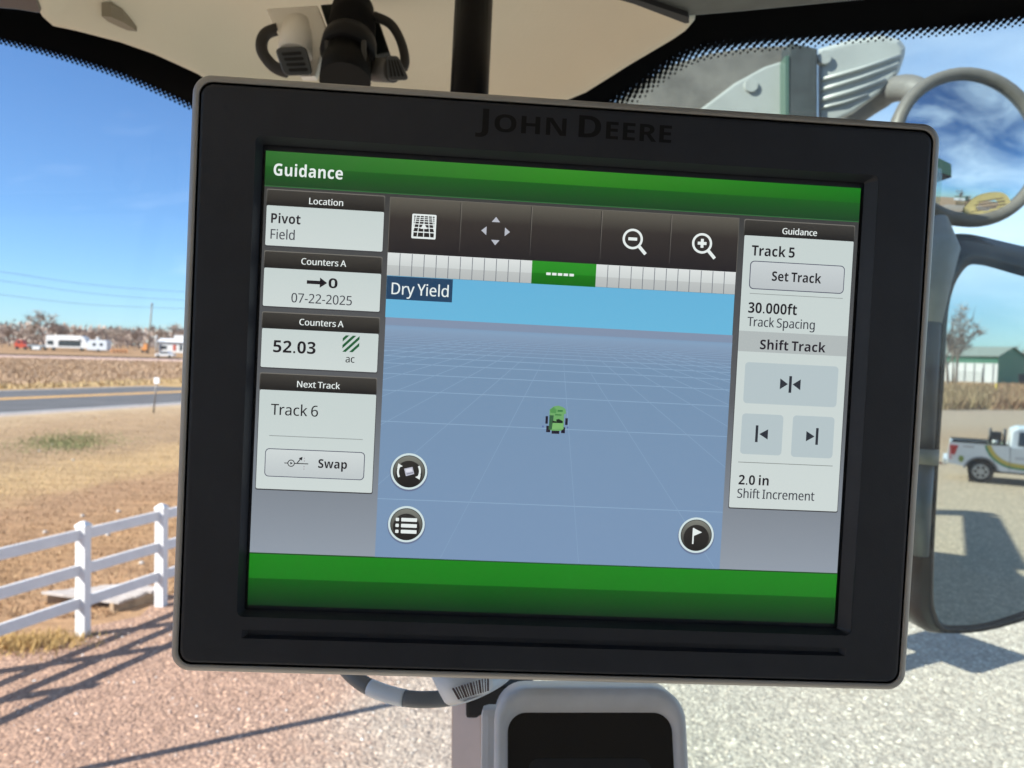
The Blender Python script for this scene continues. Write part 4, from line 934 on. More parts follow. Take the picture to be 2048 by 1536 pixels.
# ---------------------------------------------------------------- pickup truck, built in its own frame (x forward, y left, rear axle at 0)
tw = gnd(1960, 966)
axis_v = Vector((.87, -.50, 0)).normalized()
ax_r = Vector((axis_v.x, -axis_v.y, 0))
side = Vector((-ax_r.y, ax_r.x, 0))          # truck's left, faces the mirror
TL_ = refl(tw) - side * .92
TM = Matrix(((ax_r.x, side.x, 0, TL_.x), (ax_r.y, side.y, 0, TL_.y), (0, 0, 1, 0), (0, 0, 0, 1))) @ Matrix.Scale(.93, 4)
truck = thing('pickup_truck', (0, 0, 0), 'white pickup truck with green and yellow side stripes, seen in the mirror', 'pickup truck', matrix=TM)
paint = mat('white_car_paint', (.72, .73, .74), .3, coat=.7)
def arch(cx, r, n=9):
    return [(cx + r * math.cos(a), .40 + r * math.sin(a)) for a in [rad(168 - 156 * k / (n - 1)) for k in range(n)]]
prof = [(-1.0, .62), (-1.03, .86), (.80, .86), (.82, 1.34), (.86, 1.30), (3.6, 1.26), (4.35, 1.16), (4.55, .95), (4.55, .5), (4.2, .42)] + list(reversed(arch(3.7, .50))) + [(3.12, .46), (.6, .46)] + list(reversed(arch(0, .50))) + [(-.58, .56)]
q = MB()
q.loft([[Vector((x, y, z)) for x, z in prof] for y in (-1.0, 1.0)])
for s in (-1, 1):                             # bed sides and tailgate stand on the lower body
    q.loft([[Vector((x, s * yy, z)) for x, z in ((-1.03, .862), (.80, .862), (.81, 1.34), (-.97, 1.36))] for yy in (.84, 1.0)])
q.loft([[Vector((x, yy, z)) for x, z in ((-1.03, .862), (-.93, .862), (-.90, 1.34), (-.97, 1.35))] for yy in (-.838, .838)])
body = q.build('body', paint, truck, local=True)
q = MB()
q.box((-.05, 0, .885), (1.66, 1.62, .03)); q.box((-.87, 0, 1.09), (.03, 1.62, .38)); q.box((.77, 0, 1.09), (.03, 1.62, .38))
for s in (-1, 1): q.box((-.05, s * .815, 1.10), (1.62, .03, .42)); q.box((-.08, s * .9, 1.365), (1.74, .16, .03))
q.build('bed_liner', mat('black_plastic', (.02, .02, .022), .7), truck, local=True)
q = MB()
gh = [(.82, 1.28), (.86, 1.86), (1.08, 1.97), (2.5, 1.97), (2.85, 1.86), (3.6, 1.24)]
q.loft([[Vector((x, y * (1 if z < 1.5 else .86), z)) for x, z in gh] for y in (-.95, .95)])
q.build('cab', paint, truck, local=True, bevel=.05)
for s in (-1, 1):
    for x0, x1 in ((1.0, 1.86), (1.96, 2.85)):
        q = MB(); xx = x1 + .12 if x1 > 3 else x1
        y0, y1 = s * .955, s * .845
        q.prism([Vector((x0 + .05, y0, 1.36)), Vector((xx, y0, 1.36)), Vector((x1 - .1, y1, 1.84)), Vector((x0 + .08, y1, 1.84))], (0, s * .012, 0))
        q.build('window', dgl, truck, local=True)
    q = MB(); q.prism([Vector((x, s * 1.0, z)) for x, z in ((-.93, .76), (-.79, .96), (-.70, 1.26), (-.965, 1.27))], (0, s * .02, 0)); q.build('tail_light', mat('red_lens', (.45, .015, .02), .15, coat=.6), truck, local=True)
    q = MB(); q.prism([Vector((x, s * 1.022, z)) for x, z in ((-.90, .82), (-.85, .86), (-.85, .93), (-.91, .93))], (0, s * .003, 0)); q.build('reverse_lens', mat('clear_lens', (.8, .8, .8), .15), truck, local=True)
    # stripes
    cen = [(.13, 1.33), (.22, 1.10), (.38, .89), (.62, .72), (.92, .63), (1.5, .595), (3.1, .59)]
    cs = smooth_path([(x, z, 0) for x, z in cen], 4)
    for w0, w1, nm, c_ in ((-.055, .02, 'green_stripe', (.05, .22, .10)), (.02, .15, 'yellow_stripe', (.55, .42, .08))):
        q = MB(); A, B = [], []
        for i, p in enumerate(cs):
            d = (cs[min(i + 1, len(cs) - 1)] - cs[max(i - 1, 0)]).normalized(); nrm = Vector((-d.y, d.x, 0))
            if nrm.x < 0 and nrm.y < 0: nrm = -nrm
            a_, b_ = p + nrm * w0, p + nrm * w1
            A.append(Vector((a_.x, s * 1.004, min(a_.y, 1.335)))); B.append(Vector((b_.x, s * 1.004, min(b_.y, 1.335))))
        for i in range(len(A) - 1): q.quad(A[i], A[i + 1], B[i + 1], B[i])
        q.build(nm, mat(nm, c_, .4), truck, local=True)
    q = MB(); q.prism([Vector((-.60 + .085 * math.cos(a), s * 1.003, .80 + .12 * math.sin(a))) for a in [k * math.pi / 6 for k in range(12)]], (0, s * .004, 0)); q.build('round_emblem', mat('olive_emblem', (.22, .28, .05), .5), truck, local=True)
    q = MB()
    for k in range(4): q.box((-.52 + k * .085, s * 1.004, 1.24), (.06, .006, .05))
    q.build('side_badge', mat('badge_grey', (.25, .2, .2), .4), truck, local=True)
    q = MB(); q.box((1.25, s * 1.003, .95), (.52, .006, .09)); q.build('door_plate', mat('door_grey', (.5, .5, .52), .5), truck, local=True)
    q = MB()
    for x in (.84, 1.92): q.box((x, s * 1.0, .9), (.016, .01, .82))
    q.build('door_gap', mat('gap_dark', (.1, .1, .1), .8), truck, local=True)
    q = MB(); q.box((1.75, s * 1.003, 1.12), (.2, .03, .04)); q.build('door_handle', mat('chrome', (.7, .7, .7), .2, 1), truck, local=True, bevel=.008)
    q = MB(); q.box((2.85, s * 1.12, 1.38), (.12, .2, .2)); q.build('door_mirror', paint, truck, local=True, bevel=.03)
    q = MB(); q.box((4.45, s * .75, 1.0), (.2, .4, .18)); q.build('headlight', mat('clear_lens', (.8, .8, .8)), truck, local=True, bevel=.03)
for x in (0, 3.7):
    for s in (-1, 1):
        ty = wheel_mb((x, s * .84, .40), .40, .28, (0, 1, 0)).build('tyre', blk, truck, local=True)
        q = MB(); q.tube([Vector((x, s * .95, .40)), Vector((x, s * .985, .40))], [.255, .25], 24); 
        rim = q.build('rim', mat('alloy', (.42, .43, .45), .35, .7), ty, local=True)
        q = MB()
        for k in range(6):
            a = k * math.pi / 3
            q.tube([Vector((x + .155 * math.cos(a), s * .984, .40 + .155 * math.sin(a))), Vector((x + .155 * math.cos(a), s * .992, .40 + .155 * math.sin(a)))], .052, 8)
        q.build('rim_holes', mat('black_plastic', (.02, .02, .022)), ty, local=True)
        q = MB(); q.loft([[Vector((x + .53 * math.cos(a), s * (.80 + e), .40 + .53 * math.sin(a))) for a in [rad(8 + 164 * k / 12) for k in range(13)]] + [Vector((x + .47 * math.cos(a), s * (.80 + e), .40 + .47 * math.sin(a))) for a in [rad(172 - 164 * k / 12) for k in range(13)]] for e in (0, .215)])
        q.build('wheel_arch', mat('grey_plastic', (.20, .20, .21), .6), truck, local=True)
q = MB(); q.box((-1.08, 0, .66), (.16, 1.9, .2)); q.build('rear_bumper', mat('chrome_bumper', (.75, .75, .75), .3, .6), truck, local=True, bevel=.03)
q = MB(); q.box((-1.2, 0, .48), (.3, .08, .08)); q.build('tow_hitch', mat('hitch_rust', (.3, .15, .12), .7), truck, local=True)
q = MB(); q.box((1.95, 0, .46), (3.2, 1.3, .2)); q.build('chassis', mat('black_plastic', (.02, .02, .022)), truck, local=True)
# load in the bed
cg = thing('bed_equipment', (0, 0, 0), 'black pump equipment on green crates loaded in the white pickup bed', 'equipment', matrix=TM)
q = MB(); q.box((.45, .35, 1.1), (.46, .8, .52)); q.build('crates', mat('lime_crate', (.25, .34, .10), .6, col2=(.5, .55, .3), vscale=12), cg, local=True)
q = MB(); q.tube([Vector((.40, .1, 1.52)), Vector((.40, .65, 1.52))], .2, 14); q.box((.42, .35, 1.62), (.34, .4, .3)); q.build('motor', mat('black_plastic', (.02, .02, .022)), cg, local=True)
q = MB(); q.tube([Vector((.25, .5, 1.35)), Vector((.25, .5, 1.9))], .045, 8); q.tube([Vector((.68, .5, 1.3)), Vector((.68, .5, 1.9))], .05, 8); q.build('upright', mat('dark_steel', (.06, .06, .065)), cg, local=True)
q = MB(); q.tube([Vector((.32, .70, 1.44)), Vector((.48, .70, 1.44))], .06, 8); q.build('white_valve', white, cg, local=True)
# ---------------------------------------------------------------- the cab of the combine we sit in
def hgt(px, py, H):                            # a point H above the eye along that direction
    r = ray(px, py)
    return EYE + r * (H / r.z)
PL0, PC, PR0 = Vector((-.54, .81, 0)), Vector((-.05, 1.2, 0)), Vector((.485, .73, 0))
nL = Vector((PC.y - PL0.y, -(PC.x - PL0.x), 0)).normalized()
nR = Vector((PC.y - PR0.y, -(PC.x - PR0.x), 0)).normalized()
if nL.dot(EYE - PC) < 0: nL = -nL              # both normals point into the cab
if nR.dot(EYE - PC) < 0: nR = -nR
nL.z = nR.z = 0
PCz = Vector((PC.x, PC.y, EYE.z))
onL = lambda px, py, o=0.0: on_plane(px, py, PCz + nL * o, nL)
onR = lambda px, py, o=0.0: on_plane(px, py, PCz + nR * o, nR)

comb = thing('combine_harvester', (0, -.5, 3.0), 'green combine harvester cab with beige headliner around the black display', 'combine')

def glass_mat(name, tintc, dust, dscale, lo, hi):
    m = bpy.data.materials.new(name)
    m.use_nodes = True
    nt = m.node_tree
    nt.nodes.remove(nt.nodes['Principled BSDF'])
    out = nt.nodes['Material Output']
    tr_ = nt.nodes.new('ShaderNodeBsdfTransparent'); tr_.inputs[0].default_value = (*tintc, 1)
    gl = nt.nodes.new('ShaderNodeBsdfGlossy'); gl.inputs['Roughness'].default_value = 0.02
    fr = nt.nodes.new('ShaderNodeFresnel'); fr.inputs['IOR'].default_value = 1.3
    mx = nt.nodes.new('ShaderNodeMixShader')
    nt.links.new(node_math(nt, 'MULTIPLY', fr.outputs[0], 0.5), mx.inputs[0])
    nt.links.new(tr_.outputs[0], mx.inputs[1]); nt.links.new(gl.outputs[0], mx.inputs[2])
    df = nt.nodes.new('ShaderNodeBsdfTranslucent'); df.inputs[0].default_value = (.75, .76, .74, 1)
    t = nt.nodes.new('ShaderNodeTexCoord').outputs['Object']
    a = node_noise(nt, t, dscale, 6, .65)
    b = node_noise(nt, t, dscale * 14, 3, .6)
    v = node_math(nt, 'ADD', node_math(nt, 'MULTIPLY', a.outputs['Fac'], .75), node_math(nt, 'MULTIPLY', b.outputs['Fac'], .25))
    d = node_ramp(nt, v, [(lo, 0.15), (hi, 1.0)])
    mx2 = nt.nodes.new('ShaderNodeMixShader')
    nt.links.new(node_math(nt, 'MULTIPLY', d, dust), mx2.inputs[0])
    nt.links.new(mx.outputs[0], mx2.inputs[1]); nt.links.new(df.outputs[0], mx2.inputs[2])
    nt.links.new(mx2.outputs[0], out.inputs['Surface'])
    return m
clear = glass_mat('clear_glass', (.985, .99, .99), .02, 2.0, .4, .7)
dusty = glass_mat('dusty_glass', (.925, .985, .95), .078, 3.2, .38, .66)
frit = mat('black_frit', (.004, .004, .005), .45, spec=.3)

def pane(name, p0, p1, n, m):
    q = MB()
    a, b = Vector((p0.x, p0.y, 2.0)), Vector((p1.x, p1.y, 2.0))
    up = Vector((0, 0, 2.30))
    q.prism([a, b, b + up, a + up], n * -.005, 0)
    return q.build(name, m, comb)
dL = (PL0 - PC).normalized(); dR = (PR0 - PC).normalized()
wind = pane('windshield', PC + dL * 1.25, PC, nL, clear)
sidew = pane('side_window', PC + dR * .002, PC + dR * 1.35, nR, dusty)
def frit_band(pxs, on, parent, endtop):
    q = MB()
    lo = [on(x, y, .0006) for x, y in pxs]
    hi = [Vector((p.x, p.y, 4.285)) for p in lo]
    n = (nL if on is onL else nR)
    for i in range(len(lo) - 1):
        if lo[i].z < 4.28 or lo[i + 1].z < 4.28:
            l0, l1 = [Vector((p.x, p.y, min(p.z, 4.28))) for p in (lo[i], lo[i + 1])]
            q.quad(l0, l1, hi[i + 1], hi[i])
    return q.build('frit_band', frit, parent)
Lc = smooth_path([(x, y, 0) for x, y in ((-260, 22), (-120, 45), (0, 70), (137, 106), (260, 147), (383, 202), (520, 275), (700, 350), (880, 420), (955, 600))], 6)
Rc = smooth_path([(x, y, 0) for x, y in ((985, 520), (1090, 330), (1170, 240), (1232, 193), (1270, 171), (1318, 133), (1383, 96), (1478, 77), (1581, 67), (1700, 56), (1917, 38), (2048, 20), (2300, -12))], 6)
frit_band([(p.x, p.y) for p in Lc], onL, wind, 0)
frit_band([(p.x, p.y) for p in Rc], onR, sidew, 0)
def frit_dots(curve, on, parent, step, rows, keep):
    q = MB()
    L = [0]
    for a, b in zip(curve, curve[1:]): L.append(L[-1] + (b - a).length)
    def samp(s):
        for i in range(len(L) - 1):
            if L[i] <= s <= L[i + 1]:
                t = (s - L[i]) / max(L[i + 1] - L[i], 1e-9)
                d = (curve[i + 1] - curve[i]).normalized()
                return curve[i].lerp(curve[i + 1], t), Vector((-d.y, d.x, 0))
    n = (nL if on is onL else nR)
    for k, (off, r) in enumerate(rows):
        s = step * (.5 if k % 2 else 0.0)
        while s < L[-1]:
            o = samp(s)
            s += step
            if o is None: continue
            p, nn = o
            p = p + nn * off
            if not keep(p): continue
            c = on(p.x, p.y, .0006)
            rr_ = r * (c - EYE).dot(CF) / F
            e = Vector((n.y, -n.x, 0)) 
            vs = [c + (e * math.cos(a) + Vector((0, 0, 1)) * math.sin(a)) * rr_ for a in [k2 * math.pi / 4 for k2 in range(8)]]
            q.add(vs, [tuple(range(8))])
    o = q.build('frit_dots', frit, parent)
    o['kind'] = 'stuff'
    return o
frit_dots(Lc, onL, wind, 10.6, [(0.5, 5.2), (5.5, 4.4), (10.5, 3.5), (15.5, 2.7)], lambda p: -60 < p.x < 430)
frit_dots(Rc, onR, sidew, 15.2, [(0, 7.6), (6.0, 6.6), (12, 5.6), (18, 4.5), (24, 3.4), (29.5, 2.4)], lambda p: 1180 < p.x < 2140)

# headliner
edge = [Vector((-.42, -.9, 4.085)), Vector((-.40, .25, 4.085))] + [hgt(x, y, .285) for x, y in
       ((60, -60), (73, 0), (85, 34), (106, 53), (154, 63), (239, 85), (308, 109), (359, 132), (396, 149), (480, 205), (600, 255), (760, 280), (900, 275), (1040, 240),
        (1171, 186), (1260, 130), (1345, 80), (1370, 63), (1381, 50), (1374, 40), (1273, 3), (1150, -40))] + [Vector((.03, .25, 4.085)), Vector((.03, -.9, 4.085))]
cen = Vector((-.16, .55, 0))
def inset(p, d, H):
    v = Vector((cen.x - p.x, cen.y - p.y, 0))
    if p.y < .3: v = Vector((cen.x - p.x, 0, 0))
    q_ = p + v.normalized() * min(d, v.length * .9)
    return Vector((q_.x, q_.y, EYE.z + H))
fabric = mat('beige_headliner', (.76, .72, .585), .9, spec=.1, var=.03, vscale=3.0, bump=.35, bscale=420)
q = MB()
q.loft([[inset(p, -.012, .352) for p in edge], [inset(p, -.004, .290) for p in edge], [inset(p, .0, .2855) for p in edge], [inset(p, .006, .287) for p in edge],
        [inset(p, .020, .296) for p in edge], [inset(p, .042, .310) for p in edge], [inset(p, .066, .320) for p in edge], [inset(p, .09, .3265) for p in edge], [inset(p, .12, .329) for p in edge]], True, True, smooth=True)
q.build('headliner', fabric, comb)
q = MB(); q.prism([hgt(x, y, .2925) for x, y in ((203, 32), (222, 34), (245, 44), (262, 54), (274, 63), (256, 61), (236, 53), (216, 43))], (0, 0, .012)); q.build('grip_recess_shade', mat('shadow_slot', (.30, .27, .21), .9), comb)  # darker slab stands in for the shade inside the grip recess
# dark trim panels at the roof corners
trimm = mat('grey_green_trim', (.060, .066, .062), .5, var=.25, vscale=30, bump=.1, bscale=300)
q = MB(); q.prism([hgt(x, y, .272) for x, y in ((1276, 0), (1368, 35), (1480, 25), (1700, 4), (2080, -34), (2300, -60), (2300, -240), (1240, -240))], (0, 0, .02)); q.build('roof_trim', trimm, comb, bevel=.003)
q = MB(); q.prism([hgt(x, y, .268) for x, y in ((1240, -10), (1276, 0), (1376, 34), (1378, 46), (1370, 47), (1268, 8), (1232, -2))], (0, 0, .02)); q.build('trim_gasket', mat('black_plastic', (.02, .02, .022)), comb)
q = MB(); q.prism([hgt(x, y, .282) for x, y in ((-200, -30), (66, -30), (74, 2), (84, 30), (40, 22), (-200, 2))], (0, 0, .02)); q.build('corner_trim', mat('satin_black', (.022, .022, .024), .3), comb, bevel=.004)
# roof, rear wall, body
green = mat('field_green', (.035, .17, .045), .35, coat=.5, var=.08, vscale=2)
rp = [(-1.15, -1.3), (-1.15, .25), (-.57, .775), (-.06, 1.165), (.5, .69), (1.15, .12), (1.15, -1.3)]
q = MB(); q.prism([Vector((x, y, 4.262)) for x, y in rp], (0, 0, .012)); q.build('roof_lining', mat('lining_black', (.004, .004, .004), .8, spec=.1), comb)
q = MB(); q.box((0, .0, 2.15), (2.1, 2.1, .1)); q.build('floor', mat('tan_floor_mat', (.72, .65, .55), .95), comb)
q = MB(); q.prism([Vector((x, y, 4.276)) for x, y in rp], (0, 0, .13)); q.build('roof', mat('roof_green', (.035, .15, .045), .5), comb)
q = MB(); q.box((0, -1.0, 3.13), (2.0, .08, 2.2)); q.build('rear_wall', mat('cab_interior_beige', (.62, .56, .46), .9), comb)
q = MB(); q.box((-.1, -.45, 2.55), (.55, .5, .18)); q.box((-.1, -.75, 3.0), (.55, .14, .9)); q.build('seat', mat('seat_fabric', (.08, .08, .075), .9), comb, bevel=.03)
aB = Vector((.25, -.97, 0)).normalized(); bB = Vector((-aB.y, aB.x, 0))
if bB.x < 0: bB = -bB
B0 = Vector((-.3, -1.3, 0))
def bp(s, r, z): 
    p = B0 + aB * s + bB * r
    return Vector((p.x, p.y, z))
q = MB()
q.loft([[bp(s, r, z) for r, z in ((-1.6, 1.2), (-1.6, 3.6), (-1.3, 4.0), (1.3, 4.0), (1.6, 3.6), (1.6, 1.2))] for s in (0, 14.8)])
q.build('grain_body', green, comb, bevel=.05)  # hull length stretched so its shadow covers the ground behind
q = MB()
q.loft([[bp(s, r * k, z) for r in (-1,) for s, r, z, k in ((.4, 1, zz, kk), (4.6, 1, zz, kk), (4.6, -1, zz, kk), (.4, -1, zz, kk))] for zz, kk in ((3.9, 1.25), (4.35, 1.5))])
q.build('tank_extension', green, comb)
q = MB(); q.tube([bp(14.2, -.2, 3.9), bp(14.6, -.2, 4.9)], .28, 12); e0 = bp(14.6, -.2, 4.9)
q.tube([e0, e0 + Vector((.48, -.88, 0)) * 5.6], [.3, .24], 12); q.build('shadow_boom', green, comb)  # unseen boom added to cast the T-shaped shadow in the mirror view
q = MB(); q.box(e0 + Vector((.48, -.88, 0)) * 5.6 + Vector((-.6, -.3, 0)), (1.8, .5, .4)); q.build('shadow_boom_tip', mat('black_rubber', (.02, .02, .02)), comb, bevel=.05)
q = MB(); q.loft([[bp(s, 1.605 + o, z) for s, z in ((.2, 2.2), (9, 2.2), (9, 2.45), (.2, 2.35))] for o in (0, .02)]); q.build('side_stripe', mat('yellow_stripe', (.55, .42, .08)), comb)
for s, r, rr_ in ((.6, 1.75, 1.0), (.6, -1.75, 1.0), (9, 1.6, .7), (9, -1.6, .7)):
    c = bp(s, r, rr_); w_ = wheel_mb(c, rr_, .5, bB).build('wheel', blk, comb)
    q = MB(); q.tube([c - bB * .27, c + bB * .27], rr_ * .5, 20); q.build('rim', mat('wheel_yellow', (.6, .42, .04), .4), w_)

# ---------------------------------------------------------------- post that carries the display
post = thing('mounting_post', at(936, 700, .56), 'glossy black tube post standing behind the display', 'post')
gb = mat('gloss_black', (.003, .003, .0045), .35, spec=.10)
q = MB(); q.tube([at(953, -110, .62), at(938, 200, .59), at(932, 640, .55), at(936, 1330, .50)], [.0152, .0148, .014, .013], 20); q.build('upper_tube', gb, post)
q = MB()
a, b = at(944, 1290, .50), at(946, 1700, .46)
ax = (b - a).normalized(); s1 = (CR * math.cos(.45) - CF * math.sin(.45)); s1 = (s1 - ax * s1.dot(ax)).normalized(); s2 = ax.cross(s1)
q.box((a + b) / 2, (.0215, .0165, (b - a).length), (s1, s2, ax)); q.build('lower_bar', mat('gravel_sheen_paint', (.82, .60, .48), .35, var=.06, vscale=20, coat=.3), post, bevel=.0012)  # pinkish base colour stands for gravel reflected in the bar
q = MB(); q.box(at(1000, 1392, .485), (.042, .02, .02), (CR, CF, CU)); q.build('clamp', mat('black_plastic', (.02, .02, .022)), post, bevel=.002)

# ---------------------------------------------------------------- small second monitor under the display
U = .42 / F
mc = at(1180, 1376, .42)
tl = rad(14)
mX = (CR * math.cos(.012) - CU * math.sin(.0)).normalized(); mY = (CU * math.cos(tl) + CF * math.sin(tl)); mZ = mX.cross(mY)
MM = Matrix(((mX.x, mY.x, mZ.x, mc.x), (mX.y, mY.y, mZ.y, mc.y), (mX.z, mY.z, mZ.z, mc.z), (0, 0, 0, 1)))
sm = thing('small_monitor', (0, 0, 0), 'small grey framed monitor with dark screen below the large display', 'monitor', matrix=MM)
w2 = 192 * U
def L(ins, z, r, top=0.0, side=0.0):
    return [p + Vector((0, 0, z)) for p in rr(-w2 + ins + side, w2 - ins - side, -.150 + ins, -ins - top, r, 8)]
q = MB()
q.loft([L(.004, -.036, .014), L(.0, -.030, .017), L(0, -.005, .018), L(.0008, -.002, .0175), L(.0025, -.0002, .0165), L(.0045, 0, .015), L(.0072, -.0035, .0105, .0058), L(.0075, -.0062, .0100, .006)], True, False, smooth=True)
q.build('frame', mat('satin_grey', (.58, .58, .58), .42, .0, var=.04, vscale=60, bump=.08, bscale=900), sm, local=True)
q = MB(); pts = L(.0074, -.006, .0100, .0059); q.poly(pts); q.build('screen', mat('dark_screen', (.004, .004, .005), .12, spec=.35), sm, local=True)
q = MB(); pts = [p + Vector((0, 0, -.0058)) for p in rr(-w2 + .0185, w2 - .0195, -.140, -.0365, .006, 6)]; q.poly(pts); q.build('display_area', mat('dark_lcd', (.017, .018, .020), .3, spec=.3), sm, local=True)
q = MB(); q.box((-w2 + .0015, -.075, -.022), (.018, .125, .02)); q.build('rear_shell', mat('satin_grey', (.36, .36, .36)), sm, local=True, bevel=.004)

# ---------------------------------------------------------------- striped cable loop with a paper flag
cab = thing('looped_cable', at(850, 1380, .40), 'thick grey and white banded cable looping under the display with a barcode flag', 'cable')
cp = smooth_path([at(x, y, d) for x, y, d in ((660, 1300, .42), (700, 1346, .405), (735, 1372, .40), (775, 1388, .395), (815, 1397, .392), (855, 1399, .392), (905, 1394, .395), (960, 1376, .40), (1010, 1345, .42), (1040, 1300, .44))], 7)
def sub(i0, i1, m, name, r):
    q = MB(); q.tube(cp[i0:i1 + 1], r, 14); return q.build(name, m, cab)
wc = mat('cable_white', (.68, .74, .80), .4); gc = mat('cable_grey', (.17, .18, .19), .5)
n_ = len(cp) - 1
sub(0, 15, gc, 'sleeve', .0042); sub(15, 27, wc, 'band', .0044); sub(27, 41, gc, 'sleeve', .0042); sub(41, n_, wc, 'band', .0044)
q = MB()
fl_ = [[(862, 1352), (878, 1385), (889, 1405), (898, 1411), (908, 1410)], [(905, 1352), (912, 1385), (918, 1398), (924, 1404), (930, 1403)], [(985, 1352), (986, 1374), (978, 1384), (968, 1389), (962, 1390)]]
q.loft([[at(x, y, .380 + .004 * abs(i - 1)) for x, y in c] for i, c in enumerate(fl_)], False, False, smooth=True, closed=False)
fo = q.build('paper_flag', mat('paper_white', (.78, .80, .82), .7), cab, recalc=False)
fo.modifiers.new('t', 'SOLIDIFY').thickness = .0006
q = MB()
for k in range(13):
    t = k / 12
    x0, y0 = 918 + 58 * t, 1401 - 17 * t
    x1, y1 = 906 + 70 * t, 1382 - 22 * t
    ww = 1.0 if k % 3 else 1.9
    q.prism([at(x0 - ww, y0 - 2, .3765), at(x0 + ww, y0 - 2, .3765), at(x1 + ww, y1 - 4, .3765), at(x1 - ww, y1 - 4, .3765)], CF * .0012)
q.build('barcode', mat('ink_dark', (.09, .06, .06), .7), fo)

# ---------------------------------------------------------------- plugs hanging from the headliner
def bil(c, d):
    P_ = [at(x, y, d) for x, y in c]
    def f(u, v, h=0.0):
        p = P_[0].lerp(P_[1], u).lerp(P_[3].lerp(P_[2], u), v)
        return p - (p - EYE).normalized() * h
    return f
def rrn(u0, u1, v0, v1, r, n=5, asp=1.0):
    return [(p.x, p.y) for p in rr(u0, u1, v0, v1, r, n)]
dk = mat('rubber_dark_grey', (.05, .055, .06), .6); bp_ = mat('connector_black', (.006, .006, .0075), .75, spec=.12); slotm = mat('slot_black', (.004, .004, .004), .8)
wp = mat('off_white_plastic', (.86, .85, .81), .5)
pw = thing('white_connector', at(595, 60, 0.6914), 'off white round connector with slotted rubber cap hanging from the headliner', 'connector')
q = MB(); q.prism([at(x, y, d) for x, y, d in ((531, 17, .690), (634, 10, .690), (655, 63, .678), (630, 153, .668), (600, 153, .668), (556, 70, .678))], CF * .010); q.build('flange', wp, pw, bevel=.0015)
q = MB(); q.tube([at(597, 56, .692), at(594, 80, .680), at(589, 116, .668)], [.0140, .0148, .0148], 24); q.build('barrel', wp, pw)
q = MB(); q.tube(smooth_path([at(x, y, 0.6837) for x, y in ((556, 58), (534, 66), (524, 82), (525, 104), (540, 126), (556, 138), (575, 144))], 5), .0052, 10); q.build('strap', mat('strap_grey', (.045, .043, .041), .65, spec=.2), pw)
f = bil(((549, 96), (612, 92), (627, 150), (568, 152)), 0.6534)
q = MB(); o_ = rrn(0, 1, 0, 1, .2); q.loft([[f(u, v, -.012) for u, v in o_], [f(u, v, -.002) for u, v in o_], [f(.5 + (u - .5) * .93, .5 + (v - .5) * .93, 0) for u, v in o_]]); q.build('cap', dk, pw)
q = MB()
for k in range(4):
    v0 = .17 + k * .19
    q.poly([f(u, v, .0006) for u, v in rrn(.16 + .02 * k, .80 + .02 * k, v0, v0 + .115, .05)])
q.build('cap_slots', slotm, pw)
pk = thing('black_connector', at(700, 60, 0.6914), 'large black plug connector beside the white one under the headliner', 'connector')
q = MB(); q.prism([at(x, y, d) for x, y, d in ((640, 9, 0.7027), (738, 1, 0.7027), (760, 48, 0.6960), (779, 104, 0.6894), (746, 110, 0.6894), (690, 100, 0.6960), (655, 55, 0.7027))], CF * .012); q.build('flange', mat('flange_black', (.010, .015, .015), .6, spec=.2), pk, bevel=.0015)
q = MB(); q.tube([at(706, 22, 0.6989), at(705, 50, 0.6819), at(700, 88, 0.6677)], [.019, .0205, .0215], 24); q.build('barrel', bp_, pk)
q = MB(); q.tube([at(700, 86, 0.6686), at(698, 96, 0.6648), at(694, 112, 0.6601)], [.0232, .0238, .0232], 24); q.build('collar', mat('collar_black', (.010, .010, .012), .5, spec=.2), pk)
q = MB(); q.tube([at(695, 108, 0.6629), at(690, 165, 0.6487)], [.0205, .0215], 20); q.build('plug_body', mat('plug_brown_black', (.009, .0085, .008), .6, spec=.15), pk)
for x in (655, 728):
    q = MB(); q.box(at(x, 118, 0.6478), (.004, .006, .030), (CR, CF, CU)); q.build('latch', mat('latch_grey', (.03, .031, .033), .35), pk, bevel=.001)
q = MB(); q.tube(smooth_path([at(x, y, 0.6837) for x, y in ((748, 32), (778, 46), (795, 68), (806, 96), (810, 122), (806, 138))], 5), .0042, 10); q.build('strap', mat('strap_grey', (.045, .043, .041), .65, spec=.2), pk)
q = MB(); q.tube([at(748, 140, 0.6771), at(785, 140, 0.6629)], [.0098, .0105], 20); q.build('cap_side', mat('cap_side_grey', (.10, .095, .09), .6), pk)
f = bil(((772, 111), (797, 112), (819, 160), (776, 162)), 0.6534)
q = MB(); q.loft([[f(u, v, -.010) for u, v in o_], [f(u, v, -.002) for u, v in o_], [f(.5 + (u - .5) * .93, .5 + (v - .5) * .93, 0) for u, v in o_]]); q.build('cap', dk, pk)
q = MB()
for k in range(4):
    u0 = .13 + k * .19
    q.poly([f(u, v, .0006) for u, v in rrn(u0, u0 + .12, .16, .84, .05)])
q.build('cap_slots', slotm, pk)

